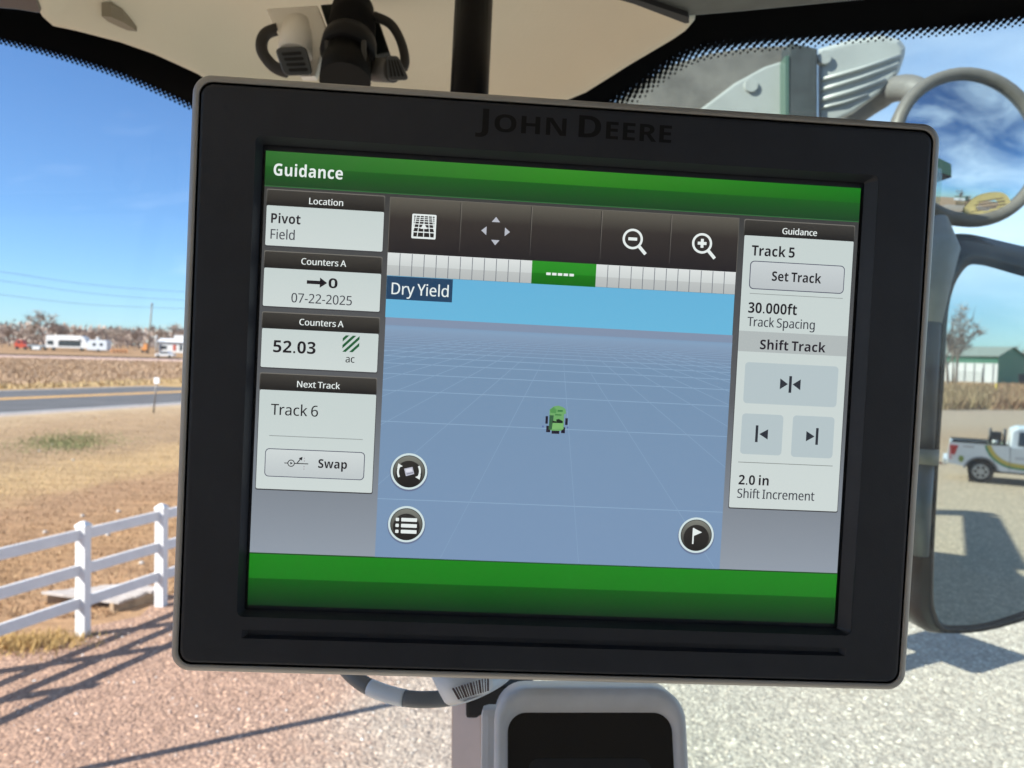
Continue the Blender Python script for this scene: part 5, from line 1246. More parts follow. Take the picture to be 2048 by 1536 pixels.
# ---------------------------------------------------------------- mirrors outside the right window
def mirror_mat(name, c, rough):
    m = mat(name, c, rough, 1.0)
    return m
gbl = mat('mirror_shell_black', (.006, .007, .010), .22, spec=.4)
mm = thing('side_mirror', (.75, YM, 3.7), 'large rectangular side mirror in black housing outside the right window', 'mirror')
glass_px = [(1934, 531), (1912, 560), (1899, 600), (1892, 660), (1887, 764), (1881, 844), (1872, 998), (1866, 1122), (1865, 1185), (1868, 1218), (1879, 1242), (1898, 1252), (1965, 1248), (2048, 1223),
            (2150, 1180), (2215, 1120), (2235, 900), (2225, 660), (2195, 590), (2048, 552), (1985, 534), (1955, 528)]
P0 = Vector((0, YM, 0)); NY = Vector((0, 1, 0))
gp_ = [on_plane(x, y, P0, NY) for x, y in glass_px]
gp_ = smooth_path(gp_, 3, True)
gcn = sum(gp_, Vector((0, 0, 0))) / len(gp_)
def exp(p, dx, dz, y, top=0.0):
    v = p - gcn
    zz = p.z + (dz + (top if v.z > .05 else 0) * min(1, max(0, (v.z - .05) / .15))) * (1 if v.z > 0 else -1)
    return Vector((p.x + dx * (1 if v.x > 0 else -1) * min(1, abs(v.x) / .08), y, zz))
q = MB(); q.poly([p + Vector((0, .0, 0)) for p in gp_]); q.build('mirror_glass', mirror_mat('mirror_silver', (.84, .87, .88), .012), mm)
q = MB()
q.loft([[exp(p, -.001, -.001, YM - .0005) for p in gp_], [exp(p, .004, .004, YM - .006) for p in gp_], [exp(p, .010, .010, YM - .004, .012) for p in gp_], [exp(p, .018, .018, YM + .02, .03) for p in gp_],
        [exp(p, .022, .02, YM + .07, .03) for p in gp_], [exp(p, .0, -.01, YM + .12, .01) for p in gp_], [exp(p, -.03, -.05, YM + .135) for p in gp_]], False, True, smooth=True)
q.build('housing', gbl, mm)
ag = mat('arm_grey', (.26, .275, .275), .55, var=.12, vscale=25)
q = MB(); q.tube([at(1875, 440, 1.15), at(1884, 500, 1.13), at(1874, 560, 1.125), at(1864, 645, 1.125)], [.014, .024, .020, .0135], 14); q.build('bracket', ag, mm)
q = MB(); q.tube([at(1864, 640, 1.125), at(1850, 905, 1.125)], .0125, 14); q.build('bracket_tube', mat('dark_steel', (.06, .06, .065)), mm)
q = MB(); q.tube([at(1851, 898, 1.125), at(1849, 928, 1.125)], .0185, 14); q.build('clamp', mat('clamp_tan', (.30, .28, .24), .5), mm)
q = MB(); q.tube([at(1849, 925, 1.125), at(1838, 1110, 1.125)], .013, 14); q.build('lower_tube', mat('lower_tube_grey', (.14, .15, .16), .35), mm)

rm = thing('round_mirror', at(1937, 293, 1.18), 'round convex mirror with grey rim and yellow sticker above the side mirror', 'mirror')
rc = at(1937, 293, 1.18)
rn = Vector((.05, -.97, .10)).normalized(); rx = Vector((0, 0, 1)).cross(rn).normalized(); ry = rn.cross(rx)
RR, RS = .1085, .40
def rp_(r, a, z): return rc + rx * r * math.cos(a) + ry * r * math.sin(a) + rn * z
sag = lambda r: math.sqrt(RS * RS - r * r) - math.sqrt(RS * RS - RR * RR)
q = MB()
NA = 48
q.loft([[rp_(RR * k / 12, 2 * math.pi * i / NA, sag(RR * k / 12)) for i in range(NA)] for k in range(12, 0, -1)], False, True, smooth=True)
for i in range(len(q.sm)): q.sm[i] = True
q.build('mirror_glass', mirror_mat('mirror_silver_round', (.62, .70, .80), .02), rm)
q = MB()
prof_ = [(RR - .003, -.002), (RR - .002, .004), (RR + .006, .0095), (RR + .014, .006), (RR + .0165, -.004), (RR + .012, -.018), (RR - .03, -.045), (RR - .075, -.055)]
q.loft([[rp_(r, 2 * math.pi * i / NA, z) for i in range(NA)] for r, z in prof_], False, True, smooth=True)
q.build('rim', mat('rim_grey', (.115, .108, .10), .5, var=.15, vscale=20), rm)
def onm(x, y, h=.0012):
    p = on_plane(x, y, rc, rn) - rc
    r2 = p.length_squared
    return rc + p + rn * (sag(math.sqrt(r2)) + h)
q = MB(); q.poly([onm(1972 + 47 * math.cos(a) * (1 - .08 * math.sin(3 * a)), 410 - 22 * math.sin(a) - 7 * math.cos(a)) for a in [k * math.pi / 12 for k in range(24)]]); q.build('sticker', mat('sticker_yellow', (.66, .53, .24), .6, var=.1, vscale=60), rm)
q = MB()
for k, (x0, x1) in enumerate(((1950, 2002), (1944, 2006), (1946, 2008), (1940, 1990))):
    y0 = 402 + k * 6
    q.quad(onm(x0, y0 + 4, .0018), onm(x1, y0 - 5, .0018), onm(x1, y0 - 3.2, .0018), onm(x0, y0 + 5.8, .0018))
q.build('sticker_lines', mat('ink_dark', (.09, .06, .06)), rm)

ar = thing('mirror_arm', at(1600, 165, 1.3), 'pale grey ribbed plastic mirror arm above the display outside', 'mirror arm')
pal = mat('pale_plastic', (.33, .345, .34), .45, var=.06, vscale=15); brn = mat('shaded_brown_plastic', (.13, .12, .11), .8, var=.3, vscale=14)
q = MB(); q.prism([at(x, y, 1.36) for x, y in ((1205, 245), (1240, 198), (1290, 160), (1345, 128), (1420, 106), (1500, 94), (1582, 90), (1582, 250), (1400, 260))], CF * .05); q.build('arm_base', brn, ar, bevel=.006)  # upper part in darker brown: shade put into the plastic's colour
q = MB(); q.prism([at(x, y, 1.34) for x, y in ((1360, 255), (1400, 218), (1470, 165), (1530, 132), (1579, 116), (1579, 260))], CF * .03); q.build('lit_lower_shell', pal, ar, bevel=.006)  # brighter lower band: light on the arm made a paler piece
q = MB(); q.prism([at(x, y, 1.315) for x, y in ((1577, 84), (1636, 96), (1636, 250), (1577, 250))], CF * .04); q.build('joint_band', mat('joint_grey', (.03, .037, .04), .7, var=.25, vscale=30), ar, bevel=.004)
q = MB(); q.prism([at(x, y, 1.313) for x, y in ((1571, 112), (1578, 110), (1578, 250), (1571, 250))], CF * .03); q.build('glass_edge', mat('edge_green', (.06, .11, .085), .3), ar)
out = [(1636, 98), (1700, 80), (1765, 70), (1800, 80), (1811, 94), (1809, 112), (1798, 145), (1760, 188), (1705, 228), (1660, 250), (1636, 250)]
q = MB(); q.loft([[at(x, y, 1.38) for x, y in out], [at(x, y, 1.345) for x, y in out], [at(1715 + (x - 1715) * .93, 160 + (y - 160) * .93, 1.33) for x, y in out]]); q.build('end_cover', pal, ar, bevel=.004)
q = MB()
for (x0, y0, x1, y1, r) in ((1640, 160, 1800, 112, .005), (1640, 180, 1795, 130, .005), (1640, 200, 1770, 160, .006), (1640, 216, 1735, 190, .004)):
    q.tube([at(x0, y0, 1.328), at((x0 + x1) / 2, (y0 + y1) / 2 + 2, 1.326), at(x1, y1, 1.330)], r * .72, 8)
q.build('ribs', mat('rib_plastic', (.37, .385, .38), .35), ar)
for x, y in ((1650, 114), (1503, 170)):
    q = MB(); c = at(x, y, 1.322 if x > 1600 else 1.335); q.tube([c, c + CF * .012], .012, 16); q.build('cap_screw', pal, ar, bevel=.002)
q = MB(); q.tube(smooth_path([at(1690, 238, 1.40), at(1745, 200, 1.38), at(1790, 178, 1.34), at(1835, 182, 1.30), at(1890, 230, 1.26)], 5), [.024] * 8 + [.022] * 8 + [.02] * 5, 14); q.build('tube', mat('arm_tube_grey', (.13, .125, .12), .6, var=.2, vscale=30), ar)

# made-up tank on a pedestal behind the display, added to cast the gravel shadow
def shadow_tank():
    d_ = (-SUN_AZ); e_ = Vector((d_.y, -d_.x, 0))
    c0_ = gnd(1915, 1298) - d_ * 2.29
    o = thing('shadow_tank', c0_, 'grey tank shape added unseen beyond the display to cast a shadow', 'shadow caster')
    z = Vector((0, 0, 1.6))
    q = MB(); q.tube([c0_ + z - e_ * .62, c0_ + z - e_ * .56, c0_ + z + e_ * .56, c0_ + z + e_ * .62], [.30, .36, .36, .30], 20); q.build('tank', mat('caster_grey', (.35, .36, .36), .5), o)
    q = MB(); p_ = c0_ - d_ * .1; q.box(p_ + Vector((0, 0, .7)), (.34, .2, 1.4), (e_, d_, Vector((0, 0, 1)))); q.build('pedestal', mat('dark_steel', (.06, .06, .065)), o)
shadow_tank()
# ---------------------------------------------------------------- the big display
def cam2w(v): return CR * v[0] - CU * v[1] + CF * v[2]
dx = cam2w((.9982, .048, .054)).normalized(); dy = cam2w((.0563, -.9966, -.0268)); dy = (dy - dx * dy.dot(dx)).normalized(); dz = dx.cross(dy)
dc = EYE + cam2w((.0164, .0035, .2739))
DM = Matrix(((dx.x, dy.x, dz.x, dc.x), (dx.y, dy.y, dz.y, dc.y), (dx.z, dy.z, dz.z, dc.z), (0, 0, 0, 1)))
disp = thing('touchscreen_display', (0, 0, 0), 'large black framed touchscreen display showing a guidance map page', 'display', matrix=DM)
S = .264e-3
def ui(u, v, z=0.0): return Vector(((u - 400) * S, (300 - v) * S, z))
cl = Vector(((EYE - dc).dot(dx), (EYE - dc).dot(dy), (EYE - dc).dot(dz)))
def uz(u, v, z):                              # outline measured on the screen plane, standing proud of it by z
    p = ui(u, v); return p + (cl - p) * (z / cl.z)
def rl(u0, u1, v0, v1, r, z, n=8, ins=0.0):
    a, b = uz(u0, v1, z), uz(u1, v0, z)
    return rr(a.x + ins, b.x - ins, a.y + ins, b.y - ins, r, n, z)
PT = .0040                                     # bezel face stands this far in front of the screen
ring = mat('display_rim_grey', (.34, .325, .295), .45, .1, var=.04, vscale=40, bump=.05, bscale=1500)
bez = mat('display_bezel_black', (.019, .022, .029), .5, spec=.4, var=.10, vscale=55, bump=.25, bscale=1900)
q = MB()
O = (-97, 907, -93, 691)
q.loft([rl(*O, .0055, -.030, ins=.004), rl(*O, .0065, -.024, ins=.001), rl(*O, .0065, -.004), rl(*O, .0065, .0015), rl(*O, .0062, .0030, ins=.0004), rl(*O, .0058, .0036, ins=.0011), rl(*O, .0050, .0037, ins=.0018), rl(*O, .0046, .0033, ins=.0022), rl(*O, .0044, .0010, ins=.0023)], True, False, smooth=True)
q.build('outer_rim', ring, disp, local=True)
B_ = (-86, 896, -82, 680)
R_ = (-14.5, 826, -19.5, 617)
Gs = (-4.5, 805.5, -8, 606.5)
q = MB()
q.loft([rl(*B_, .0042, -.005), rl(*B_, .0042, PT - .0006), rl(*B_, .0040, PT - .0001, ins=.0004), rl(*B_, .0036, PT, ins=.0009), rl(*R_, .0024, PT), rl(*R_, .0021, PT - .0004, ins=.0003), rl(*Gs, .0006, .0003), rl(*Gs, .0006, -.001)], True, True, smooth=False)
bo = q.build('bezel', bez, disp, local=True)
cut = MB()
a, b = uz(-13, 648, PT), uz(826, 633, PT)
p_ = [Vector((a.x, a.y, PT + .002)), Vector((b.x, a.y, PT + .002)), Vector((b.x, b.y, PT + .002)), Vector((a.x, b.y, PT + .002))]
i_ = [Vector((a.x + .0032, a.y + .0012, PT - .0022)), Vector((b.x - .0032, a.y + .0012, PT - .0022)), Vector((b.x - .0032, b.y - .0006, PT - .0022)), Vector((a.x + .0032, b.y - .0006, PT - .0022))]
cut.loft([p_, i_])
bo = boolean(bo, cut)

# glyphs to meshes
GM = {}
def glyph_mesh(w, ch):
    if (w, ch) in GM: return GM[(w, ch)]
    d = GL[w][ch]
    cu = bpy.data.curves.new('g', 'CURVE'); cu.dimensions = '2D'; cu.fill_mode = 'BOTH'
    for ct in d[1:]:
        sp = cu.splines.new('POLY'); n = len(ct) // 2
        sp.points.add(n - 1); sp.use_cyclic_u = True
        for i in range(n): sp.points[i].co = (ct[2 * i] / 1000, ct[2 * i + 1] / 1000, 0, 1)
    o = bpy.data.objects.new('g', cu); COL.objects.link(o)
    dg = bpy.context.evaluated_depsgraph_get()
    me = bpy.data.meshes.new_from_object(o.evaluated_get(dg))
    r = ([v.co.to_2d() for v in me.vertices], [tuple(p.vertices) for p in me.polygons], d[0] / 1000)
    bpy.data.objects.remove(o); bpy.data.curves.remove(cu); bpy.data.meshes.remove(me)
    GM[(w, ch)] = r
    return r
CAP = max(GL['r']['T'][1][1::2]) / 1000
KERN = {'Tr': -.02, 'Yi': -.015, 'ry': -.0}
def layout(s, w, track=0.0):
    x = 0; out = []
    for i, ch in enumerate(s):
        if ch == ' ': x += .135; continue
        v, f, a = glyph_mesh(w, ch)
        out.append((x, v, f)); x += a + track + KERN.get(s[i:i + 2], 0)
    return out, x
LZ = .00006
class UI(MB):
    def pt(s, u, v, l): return ui(u, v, .0004 + l * LZ)
    def q4(s, c, ct, cb, l):
        s.add([s.pt(u, v, l) for u, v in c], [(0, 3, 2, 1)], 0, [ct, ct, cb, cb])
    def rect(s, u0, v0, u1, v1, ct, l, cb=None):
        cb = cb or ct
        s.q4([(u0, v0), (u1, v0), (u1, v1), (u0, v1)], ct, cb, l)
    def pg(s, pts, c, l):
        P = [s.pt(u, v, l) for u, v in pts]
        s.add(P, [t for t in tessellate_polygon([P])], 0, c)
    def rrect(s, u0, v0, u1, v1, r, ct, l, cb=None, n=5):
        cb = cb or ct
        pts = [(p.x, p.y) for p in rr(u0, u1, v0, v1, r, n)]
        P = [s.pt(u, v, l) for u, v in pts]
        cs = [tuple(a + (b - a) * (v - v0) / (v1 - v0) for a, b in zip(ct, cb)) for u, v in pts]
        s.add(P, [t for t in tessellate_polygon([P])], 0, cs)
    def ring(s, u0, v0, u1, v1, r, w, c, l, n=5):
        a = [(p.x, p.y) for p in rr(u0, u1, v0, v1, r, n)]; b = [(p.x, p.y) for p in rr(u0 + w, u1 - w, v0 + w, v1 - w, max(r - w, .1), n)]
        k = len(a); P = [s.pt(u, v, l) for u, v in a + b]
        s.add(P, [(i, (i + 1) % k, k + (i + 1) % k, k + i) for i in range(k)], 0, c)
    def disc(s, u, v, r, c, l, n=40, c2=None):
        pts = [(u + r * math.cos(2 * math.pi * i / n), v + r * math.sin(2 * math.pi * i / n)) for i in range(n)]
        P = [s.pt(a, b, l) for a, b in pts]
        cs = [tuple(x + (y - x) * min(1, max(0, (b - v + r) / (2 * r))) for x, y in zip(c, c2 or c)) for a, b in pts]
        s.add(P, [t for t in tessellate_polygon([P])], 0, cs)
    def seg(s, a, b, w, c, l):
        d = Vector((b[0] - a[0], b[1] - a[1])).normalized() * w / 2; n = Vector((-d.y, d.x))
        s.pg([(a[0] + n.x, a[1] + n.y), (b[0] + n.x, b[1] + n.y), (b[0] - n.x, b[1] - n.y), (a[0] - n.x, a[1] - n.y)], c, l)
    def arc(s, u, v, r, a0, a1, w, c, l, n=24):
        for k in range(n):
            t0, t1 = rad(a0 + (a1 - a0) * k / n), rad(a0 + (a1 - a0) * (k + 1) / n)
            s.pg([(u + (r + e) * math.cos(t), v + (r + e) * math.sin(t)) for t, e in ((t0, w / 2), (t1, w / 2), (t1, -w / 2), (t0, -w / 2))], c, l)
    def text(s, t, u0, vb, cap, w, c, l, u1=None, track=0.0, align=None):
        lay, W = layout(t, w, track)
        k = cap / CAP
        sxx = (u1 - u0) / W if u1 else k
        if align == 'c': u0 = u0 - W * sxx / 2
        for x, v, f in lay:
            s.add([s.pt(u0 + (x + p.x) * sxx, vb - p.y * k, l) for p in v], f, 0, c)
EMI = .92 / 2 ** EXPO
scm = bpy.data.materials.new('lit_screen'); scm.use_nodes = True
nt = scm.node_tree; b_ = nt.nodes['Principled BSDF']
a_ = nt.nodes.new('ShaderNodeAttribute'); a_.attribute_name = 'Col'
b_.inputs['Base Color'].default_value = (.02, .02, .02, 1); b_.inputs['Roughness'].default_value = .32; b_.inputs['Specular IOR Level'].default_value = .35
_t = nt.nodes.new('ShaderNodeTexCoord'); _n = node_noise(nt, _t.outputs['Object'], 38, 5, .7)
nt.links.new(node_ramp(nt, _n.outputs['Fac'], [(.35, .30), (.7, .42)]), b_.inputs['Roughness'])
_n2 = node_noise(nt, _t.outputs['Object'], 14, 6, .65)
nt.links.new(node_ramp(nt, _n2.outputs['Fac'], [(.35, (.022, .022, .022)), (.72, (.034, .033, .032))]), b_.inputs['Base Color'])
nt.links.new(a_.outputs['Color'], b_.inputs['Emission Color']); b_.inputs['Emission Strength'].default_value = EMI
def ub(q, name, parent, label=None):
    return q.build(name, scm, parent, local=True, recalc=False, attr=True, label=label)
c = srgb
q = UI(); q.rect(0, 0, 800, 300, c(52, 52, 50), 0, c(92, 95, 99)); q.rect(0, 300, 800, 530, c(92, 95, 99), 0, c(150, 160, 172))
scr = ub(q, 'screen', disp)
WH, BK, GT = c(238, 246, 244), c(18, 12, 24), c(60, 62, 72)
# title bar
q = UI()
q.add([q.pt(0, 0, 1), q.pt(400, 0, 1), q.pt(400, 20, 1), q.pt(0, 20, 1)], [(0, 3, 2, 1)], 0, [c(46, 112, 46), c(50, 138, 34), c(40, 128, 24), c(34, 102, 38)]); q.add([q.pt(400, 0, 1), q.pt(800, 0, 1), q.pt(800, 20, 1), q.pt(400, 20, 1)], [(0, 3, 2, 1)], 0, [c(50, 138, 34), c(12, 122, 16), c(8, 104, 12), c(40, 128, 24)])
q.rect(0, 20, 800, 46, c(16, 92, 24), 1, c(14, 62, 28)); q.rect(0, 45, 800, 46.2, c(50, 110, 60), 2)
q.text('Guidance', 10, 31.5, 15.5, 'b', WH, 3, u1=102, track=.012)
ub(q, 'title_bar', scr)
def header(q, u0, v0, u1, v1, t, ta, tb, vb, cap=8.2):
    q.rrect(u0 - .8, v0 - .8, u1 + .8, v1, 2, c(120, 118, 112), 1, c(46, 46, 44)); q.rrect(u0, v0 + .4, u1, v1, 2, c(62, 60, 56), 2, c(20, 19, 20))
    q.text(t, ta, vb, cap, 'b' if False else 'r', WH, 3, u1=tb); q.text(t, ta + .35, vb, cap, 'r', WH, 4, u1=tb + .35)
BT, BB = c(204, 216, 214), c(212, 222, 220)
def body_(q, u0, v0, u1, v1):
    q.rrect(u0 - .8, v0, u1 + .8, v1 + 1.6, 2.5, c(60, 60, 64), 1); q.rrect(u0, v0, u1, v1, 2, BT, 2, BB)
q = UI(); header(q, 4, 50, 156.5, 71, 'Location', 57.5, 103.5, 66.2); body_(q, 4, 70.6, 156.8, 123)
q.text('Pivot', 9, 93.5, 12.6, 'b', BK, 3, u1=49); q.text('Field', 9, 114.3, 12.6, 'r', GT, 3, u1=42.8); q.text('Field', 9.3, 114.3, 12.6, 'r', GT, 4, u1=43.1)
ub(q, 'info_panel', scr, 'location panel reading Pivot Field')
q = UI(); header(q, 4, 130.5, 156.5, 152, 'Counters A', 51, 110, 145.6); body_(q, 4, 152.4, 156.6, 202.5)
q.seg((60, 168.3), (80, 168.3), 4.6, BK, 3); q.pg([(77, 161.6), (86.5, 168.3), (77, 175)], BK, 3); q.text('0', 87.5, 174.6, 12.8, 'b', BK, 4, u1=101)
q.text('07-22-2025', 40, 196, 12.2, 'r', GT, 3, u1=120.5); q.text('07-22-2025', 40.3, 196, 12.2, 'r', GT, 4, u1=120.8)
ub(q, 'info_panel', scr, 'counter panel reading 0 and 07-22-2025')
q = UI(); header(q, 4.4, 210.5, 157, 231.5, 'Counters A', 51.8, 110, 225.4); body_(q, 4.4, 231.9, 156.8, 283)
q.text('52.03', 18.8, 262.7, 15.8, 'b', BK, 3, u1=76)
for k in range(-2, 4):
    o_ = 110 + k * 9.0
    lo_, hi_ = max(o_, 110), min(o_ + 22, 132)
    pts = []
    for (s_) in (0, 4.6):
        pts.append(s_)
    def clipl(off):
        a0 = max(110, off); a1 = min(132, off + 22)
        return (a0, 257.8 - (a0 - off)), (a1, 257.8 - (a1 - off))
    if o_ + 4.6 + 22 > 110 and o_ < 132:
        A0, A1 = clipl(o_); B0_, B1 = clipl(o_ + 4.6)
        if A1[0] >= A0[0] and B1[0] >= B0_[0]: q.pg([A0, A1, B1, B0_], c(20, 92, 52), 3)
q.text('ac', 114.3, 271.6, 9.6, 'r', BK, 3, u1=126.8); q.text('ac', 114.6, 271.6, 9.6, 'r', BK, 4, u1=127.1)
ub(q, 'info_panel', scr, 'counter panel reading 52.03 ac')
q = UI(); header(q, 4.6, 291, 156.8, 312.5, 'Next Track', 51.8, 109, 307.4); body_(q, 4.6, 312.8, 157.3, 444)
q.text('Track 6', 20, 345.4, 14.4, 'r', BK, 3, u1=82.5); q.text('Track 6', 20.3, 345.4, 14.4, 'r', BK, 4, u1=82.8)
q.rect(19.5, 372.6, 142.2, 373.6, c(150, 158, 158), 3)
q.rrect(15, 390, 146, 427.5, 5.5, c(70, 74, 96), 3); q.rrect(16, 391, 145, 426.5, 4.8, c(214, 222, 222), 4, c(198, 206, 208))
q.text('Swap', 84.4, 413.2, 11.6, 'b', BK, 5, u1=123.6)
q.arc(49.5, 408.6, 4.2, 0, 360, 1.1, BK, 5); q.seg((40.5, 408.6), (45.3, 408.6), 1.1, BK, 5); q.seg((53.7, 408.6), (72, 408.6), 1.2, BK, 5)
q.seg((57.5, 408), (61.5, 402.5), 1.3, BK, 5); q.pg([(59.2, 401.6), (64.2, 399.4), (63.4, 404.6)], BK, 5); q.pg([(48.5, 406.8), (51.6, 408.6), (48.5, 410.4)], BK, 5)
for v in (400.5, 404, 411.5, 415): q.seg((66.6, v), (66.6, v + 1.8), .8, c(150, 130, 140), 5)
ub(q, 'info_panel', scr, 'next track panel reading Track 6 with a Swap button')
# toolbar
q = UI()
q.rect(163.8, 50.2, 634.2, 124, c(110, 108, 100), 1); q.q4([(164.4, 51), (633.6, 51), (633.6, 78), (164.4, 78)], c(96, 93, 84), c(52, 47, 45), 2); q.q4([(164.4, 78), (633.6, 78), (633.6, 123.6), (164.4, 123.6)], c(52, 47, 45), c(30, 27, 32), 2)
for u in (258, 352, 446.5, 541):
    q.add([q.pt(a, b, 3) for a, b in ((u - .9, 52), (u + .1, 52), (u + .1, 118), (u - .9, 118))], [(0, 3, 2, 1)], 0, [c(30, 28, 26), c(30, 28, 26), c(40, 37, 40), c(40, 37, 40)])
    q.add([q.pt(a, b, 3) for a, b in ((u + .1, 52), (u + 1, 52), (u + 1, 118), (u + .1, 118))], [(0, 3, 2, 1)], 0, [c(130, 126, 118), c(130, 126, 118), c(52, 49, 52), c(52, 49, 52)])
q.rrect(194, 70.6, 226, 103, 1.5, WH, 3); q.rect(196.5, 73, 223.5, 100.5, c(28, 26, 28), 4)
for v, w_ in ((75.2, .9), (77.6, .9), (80.4, 1), (84, 1.1), (88.6, 1.2), (94.4, 1.4)): q.seg((196.5, v), (223.5, v), w_, WH, 5)
for k in (-2, -1, 0, 1, 2): q.seg((210 + k * 5.2, 73), (210 + k * 8.4 if abs(k) < 2 else 210 + k * 6.8, 100.5 if abs(k) < 2 else 92), 1.1, WH, 5)
q.pg([(210, 82), (214.5, 90), (205.5, 90)], WH, 6)
ac = c(188, 192, 202)
q.pg([(305, 68.3), (310.6, 75.3), (299.4, 75.3)], ac, 3); q.pg([(305.4, 106), (299.8, 99), (311, 99)], ac, 3); q.pg([(286, 87.4), (293, 81.6), (293, 93.2)], ac, 3); q.pg([(324.4, 87.4), (317.4, 81.6), (317.4, 93.2)], ac, 3)
for u, v, plus in ((489.8, 87, 0), (584.6, 87.4, 1)):
    q.arc(u, v, 12.2, 0, 360, 3.1, WH, 4, 40); q.seg((u + 9, v + 9.4), (u + 18.4, v + 19.4), 4.4, WH, 5); q.seg((u - 6, v), (u + 6, v), 4, WH, 5)
    if plus: q.seg((u, v - 6), (u, v + 6), 4, WH, 6)
ub(q, 'toolbar', scr)
# track strip
q = UI()
q.rect(164, 123.4, 633.4, 140, c(228, 233, 232), 2, c(212, 218, 217)); q.rect(164, 140, 633.4, 153.6, c(196, 201, 200), 2, c(186, 191, 191))
for u in [164.4 + 16.0 * k for k in range(1, 12)] + [442.4 + 15.95 * k for k in range(1, 12)]:
    q.rect(u - .5, 124, u + .5, 153.6, c(118, 124, 132), 3)
q.rect(356, 123.4, 442.6, 139.4, c(40, 148, 36), 4, c(32, 140, 30)); q.rect(356, 139.4, 442.6, 154.2, c(8, 118, 12), 4, c(6, 104, 8))
for k in range(5): q.rect(375.6 + k * 7.8, 138.2, 381.6 + k * 7.8, 141.6, WH, 5)
ub(q, 'track_strip', scr)
# map
q = UI()
q.rect(164.4, 153.8, 633.4, 209, c(104, 184, 224), 1, c(108, 188, 226)); q.rect(165, 209, 634, 262, c(134, 150, 176), 1, c(120, 150, 181)); q.rect(165, 262, 634.4, 530, c(120, 150, 181), 1, c(126, 154, 188))
HZ = 209
mg = lambda t: tuple(a + (b - a) * t for a, b in zip(c(124, 152, 183), c(148, 180, 210)))
for k in range(0, 30):
    d_ = 1 / (.00413 + .0031 * k); v = HZ + d_
    if v < 528: q.seg((165, v), (634, v), .9 if k < 7 else .6, mg(max(.25, .9 - k * .022)), 2)
for k in range(-9, 10):
    def pu(D_): return 399 + (.127 + .587 * k) * D_
    D0, D1 = 26, 319
    if abs(k) > 0:
        sl = .127 + .587 * k
        lim = (634 - 399) / sl if sl > 0 else (165 - 399) / sl
        D1 = min(D1, lim)
    if D1 > D0:
        for j in range(8):
            e0_, e1_ = D0 + (D1 - D0) * j / 8, D0 + (D1 - D0) * (j + 1) / 8
            q.seg((pu(e0_), HZ + e0_), (pu(e1_), HZ + e1_), .75, mg(.55 if j else .3), 3)
mapv = ub(q, 'map_view', scr)
q = UI(); q.rect(164.6, 154.4, 251.6, 185, c(28, 66, 100), 4); q.text('Dry Yield', 169.4, 178.2, 15.2, 'r', WH, 5, u1=248); q.text('Dry Yield', 169.7, 178.2, 15.2, 'r', WH, 6, u1=248.3)
ub(q, 'map_label', scr)
# little green machine on the map
q = UI()
def mp2(x, y): return ((x - 1034) / 1004 * 0 + 384.6 + (x - 803) / 440 * 30.4, 315.4 + (y - 600) / 560 * 38.5)
def mpg(pts, col, l): q.pg([mp2(x, y) for x, y in pts], col, l)
dkk = c(22, 14, 40)
for x0, x1, y0, y1 in ((803, 850, 822, 970), (1190, 1240, 845, 978), (826, 905, 1010, 1135), (1120, 1195, 1025, 1142), (935, 1085, 1090, 1160)): mpg([(x0, y0), (x1, y0), (x1, y1), (x0, y1)], dkk, 4)
mpg([(875, 690), (950, 625), (1040, 605), (1130, 630), (1185, 670), (1200, 755), (1160, 770), (1165, 1060), (1100, 1100), (930, 1100), (875, 1080)], c(112, 172, 106), 5)
mpg([(880, 690), (950, 640), (1010, 690), (1000, 760), (890, 750)], c(84, 150, 84), 6); mpg([(1030, 690), (1130, 690), (1130, 720), (1030, 725)], c(48, 120, 62), 6)
mpg([(875, 800), (960, 800), (950, 945), (930, 1080), (878, 1090)], c(52, 98, 66), 6); mpg([(1010, 880), (1060, 865), (1140, 905), (1140, 945), (940, 945), (935, 905), (1020, 915)], c(14, 36, 24), 7)
mpg([(985, 775), (1110, 775), (1110, 798), (985, 798)], c(50, 120, 60), 6); mpg([(940, 960), (1150, 950), (1155, 1050), (940, 1070)], c(126, 186, 112), 6)
for x in (758, 1245): mpg([(x - 16, 1012), (x + 16, 1012), (x + 12, 1044), (x - 12, 1044)], c(84, 100, 160), 4)
ub(q, 'map_machine', scr)
# round buttons
def rb(u, v):
    q = UI(); q.disc(u, v + 1.4, 25.4, c(104, 118, 150), 4); q.disc(u, v, 24.4, c(214, 232, 234), 5); q.disc(u, v, 21.6, c(20, 18, 18), 6)
    q.disc(u, v, 20.8, c(128, 130, 122), 7, 40, c(22, 20, 20)); q.disc(u, v + 3.2, 17.6, c(44, 42, 40), 8, 40, c(26, 24, 24))
    return q
q = rb(205.2, 413)
q.arc(205.2, 413.5, 14.6, 150, 208, 2.6, WH, 9, 12); q.pg([(189.6, 409), (190.6, 402.6), (196.8, 406.2)], WH, 9); q.arc(205.2, 412.5, 14.6, -30, 28, 2.6, WH, 9, 12); q.pg([(221, 417), (220, 423.4), (213.8, 420)], WH, 9)
q.pg([(198.6, 409.4), (209.6, 406.6), (212.4, 416), (201.4, 419.4)], c(190, 192, 206), 9); q.pg([(200.4, 410.4), (208.6, 408.4), (209.8, 412.4), (201.6, 414.4)], c(228, 230, 240), 10); q.seg((202.4, 416.4), (211, 414.2), .9, c(120, 122, 140), 10)
ub(q, 'round_button', scr, 'round button with two curved arrows')
q = rb(205, 484)
for k in range(3): q.rrect(190.6, 475.6 + k * 8, 195, 480 + k * 8, 1, WH, 9); q.rrect(198, 475.4 + k * 8, 219, 480.2 + k * 8, .8, WH, 9)
ub(q, 'round_button', scr, 'round button with list lines')
q = rb(599, 484)
q.seg((594.6, 474), (594.6, 496), 2.0, WH, 9); q.pg([(595.6, 474.6), (606.6, 479.6), (595.6, 484.8)], WH, 9)
ub(q, 'round_button', scr, 'round button with a flag')
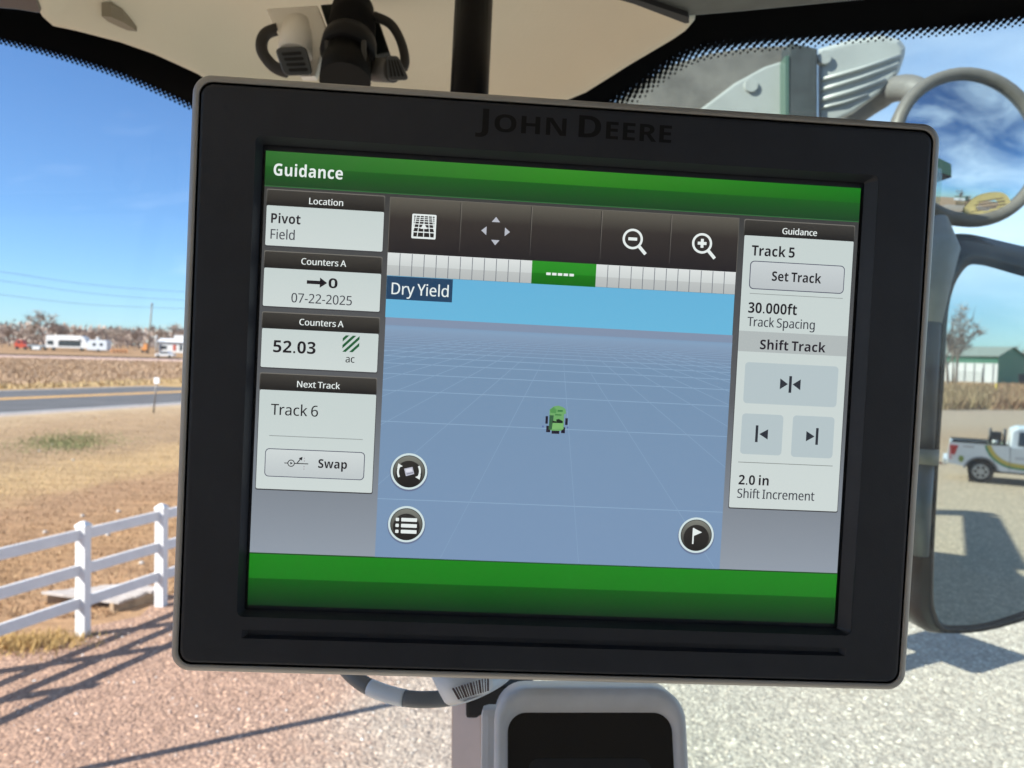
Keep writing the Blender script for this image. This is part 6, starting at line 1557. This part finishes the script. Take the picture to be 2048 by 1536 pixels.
# guidance column
q = UI(); header(q, 642, 51.8, 794.4, 73, 'Guidance', 693.6, 742.6, 68.4); body_(q, 642.4, 72.7, 794.4, 444)
q.text('Track 5', 653.2, 99.6, 13.8, 'b', BK, 3, u1=714)
q.rrect(652.4, 106.6, 784.4, 145, 6, c(64, 68, 92), 3); q.rrect(653.5, 107.7, 783.3, 143.9, 5.2, c(206, 214, 216), 4, c(192, 199, 202)); q.text('Set Track', 682.6, 132.4, 12.8, 'b', BK, 5, u1=752)
q.rect(654, 150.6, 784, 151.5, c(150, 157, 156), 3)
q.text('30.000ft', 652.6, 177.2, 14.2, 'b', BK, 3, u1=721.6); q.text('Track Spacing', 653, 195.4, 12.4, 'r', GT, 3, u1=748); q.text('Track Spacing', 653.3, 195.4, 12.4, 'r', GT, 4, u1=748.3)
q.rect(642.4, 202.2, 794.4, 230, c(182, 190, 190), 3); q.text('Shift Track', 671.6, 226, 13, 'b', c(30, 22, 36), 4, u1=764)
kc = c(186, 201, 205); ik = c(38, 44, 54)
q.rrect(653.6, 244.4, 784, 300.4, 5, kc, 3); q.rrect(653.4, 314.4, 711, 370, 5, kc, 3); q.rrect(724.4, 314, 782.8, 371, 5, kc, 3)
q.rect(715.8, 260.6, 719.6, 283.4, ik, 4); q.pg([(703.4, 264.4), (714.4, 271.8), (703.4, 279.2)], ik, 4); q.pg([(732, 264.4), (721, 271.8), (732, 279.2)], ik, 4)
q.rect(673.2, 330, 676.8, 353, ik, 4); q.pg([(690.6, 334.8), (678.6, 341.8), (690.6, 348.8)], ik, 4)
q.rect(757.6, 330, 761.2, 353, ik, 4); q.pg([(744.2, 334.8), (756, 341.8), (744.2, 348.8)], ik, 4)
q.rect(651.6, 380.8, 784, 381.8, c(140, 148, 146), 3)
q.text('2.0 in', 653, 412, 13.2, 'b', BK, 3, u1=697); q.text('Shift Increment', 652, 430.4, 12.6, 'r', GT, 3, u1=761); q.text('Shift Increment', 652.3, 430.4, 12.6, 'r', GT, 4, u1=761.3)
ub(q, 'guidance_panel', scr, 'guidance column with Set Track and Shift Track buttons')
# footer
q = UI(); q.rect(0, 529.4, 800, 531, c(20, 70, 24), 1); q.rect(0, 531, 800, 563.6, c(20, 132, 20), 1, c(18, 122, 20)); q.rect(0, 563.6, 800, 600, c(2, 90, 10), 1, c(0, 44, 14))
ub(q, 'footer_bar', scr)
# lettering pressed into the bezel above the screen
lt = mat('lettering_black', (.0035, .0035, .0045), .5, spec=.25)
q = MB()
def word(s, u0, u1, vb0, vb1, caps):
    lays = []; x = 0
    for i, ch in enumerate(s):
        v, f, a = glyph_mesh('b', ch); k = caps[0] if i == 0 else caps[1]
        lays.append((x, v, f, k / CAP)); x += (a + .004) * k / CAP * 1.16
    sc2 = (u1 - u0) / x
    for x_, v, f, k in lays:
        P = []
        for p in v:
            uu = u0 + (x_ + p.x * k * 1.16) * sc2; tt = (uu - 275) / 258
            P.append(uz(uu, vb0 - p.y * k, PT + .00012))
        q.add(P, f)
word('JOHN', 276, 397, -44.8, -44.8, (29, 23))
word('DEERE', 405, 538, -44.8, -44.8, (29, 23))
q.build('lettering', lt, disp, local=True, recalc=False)
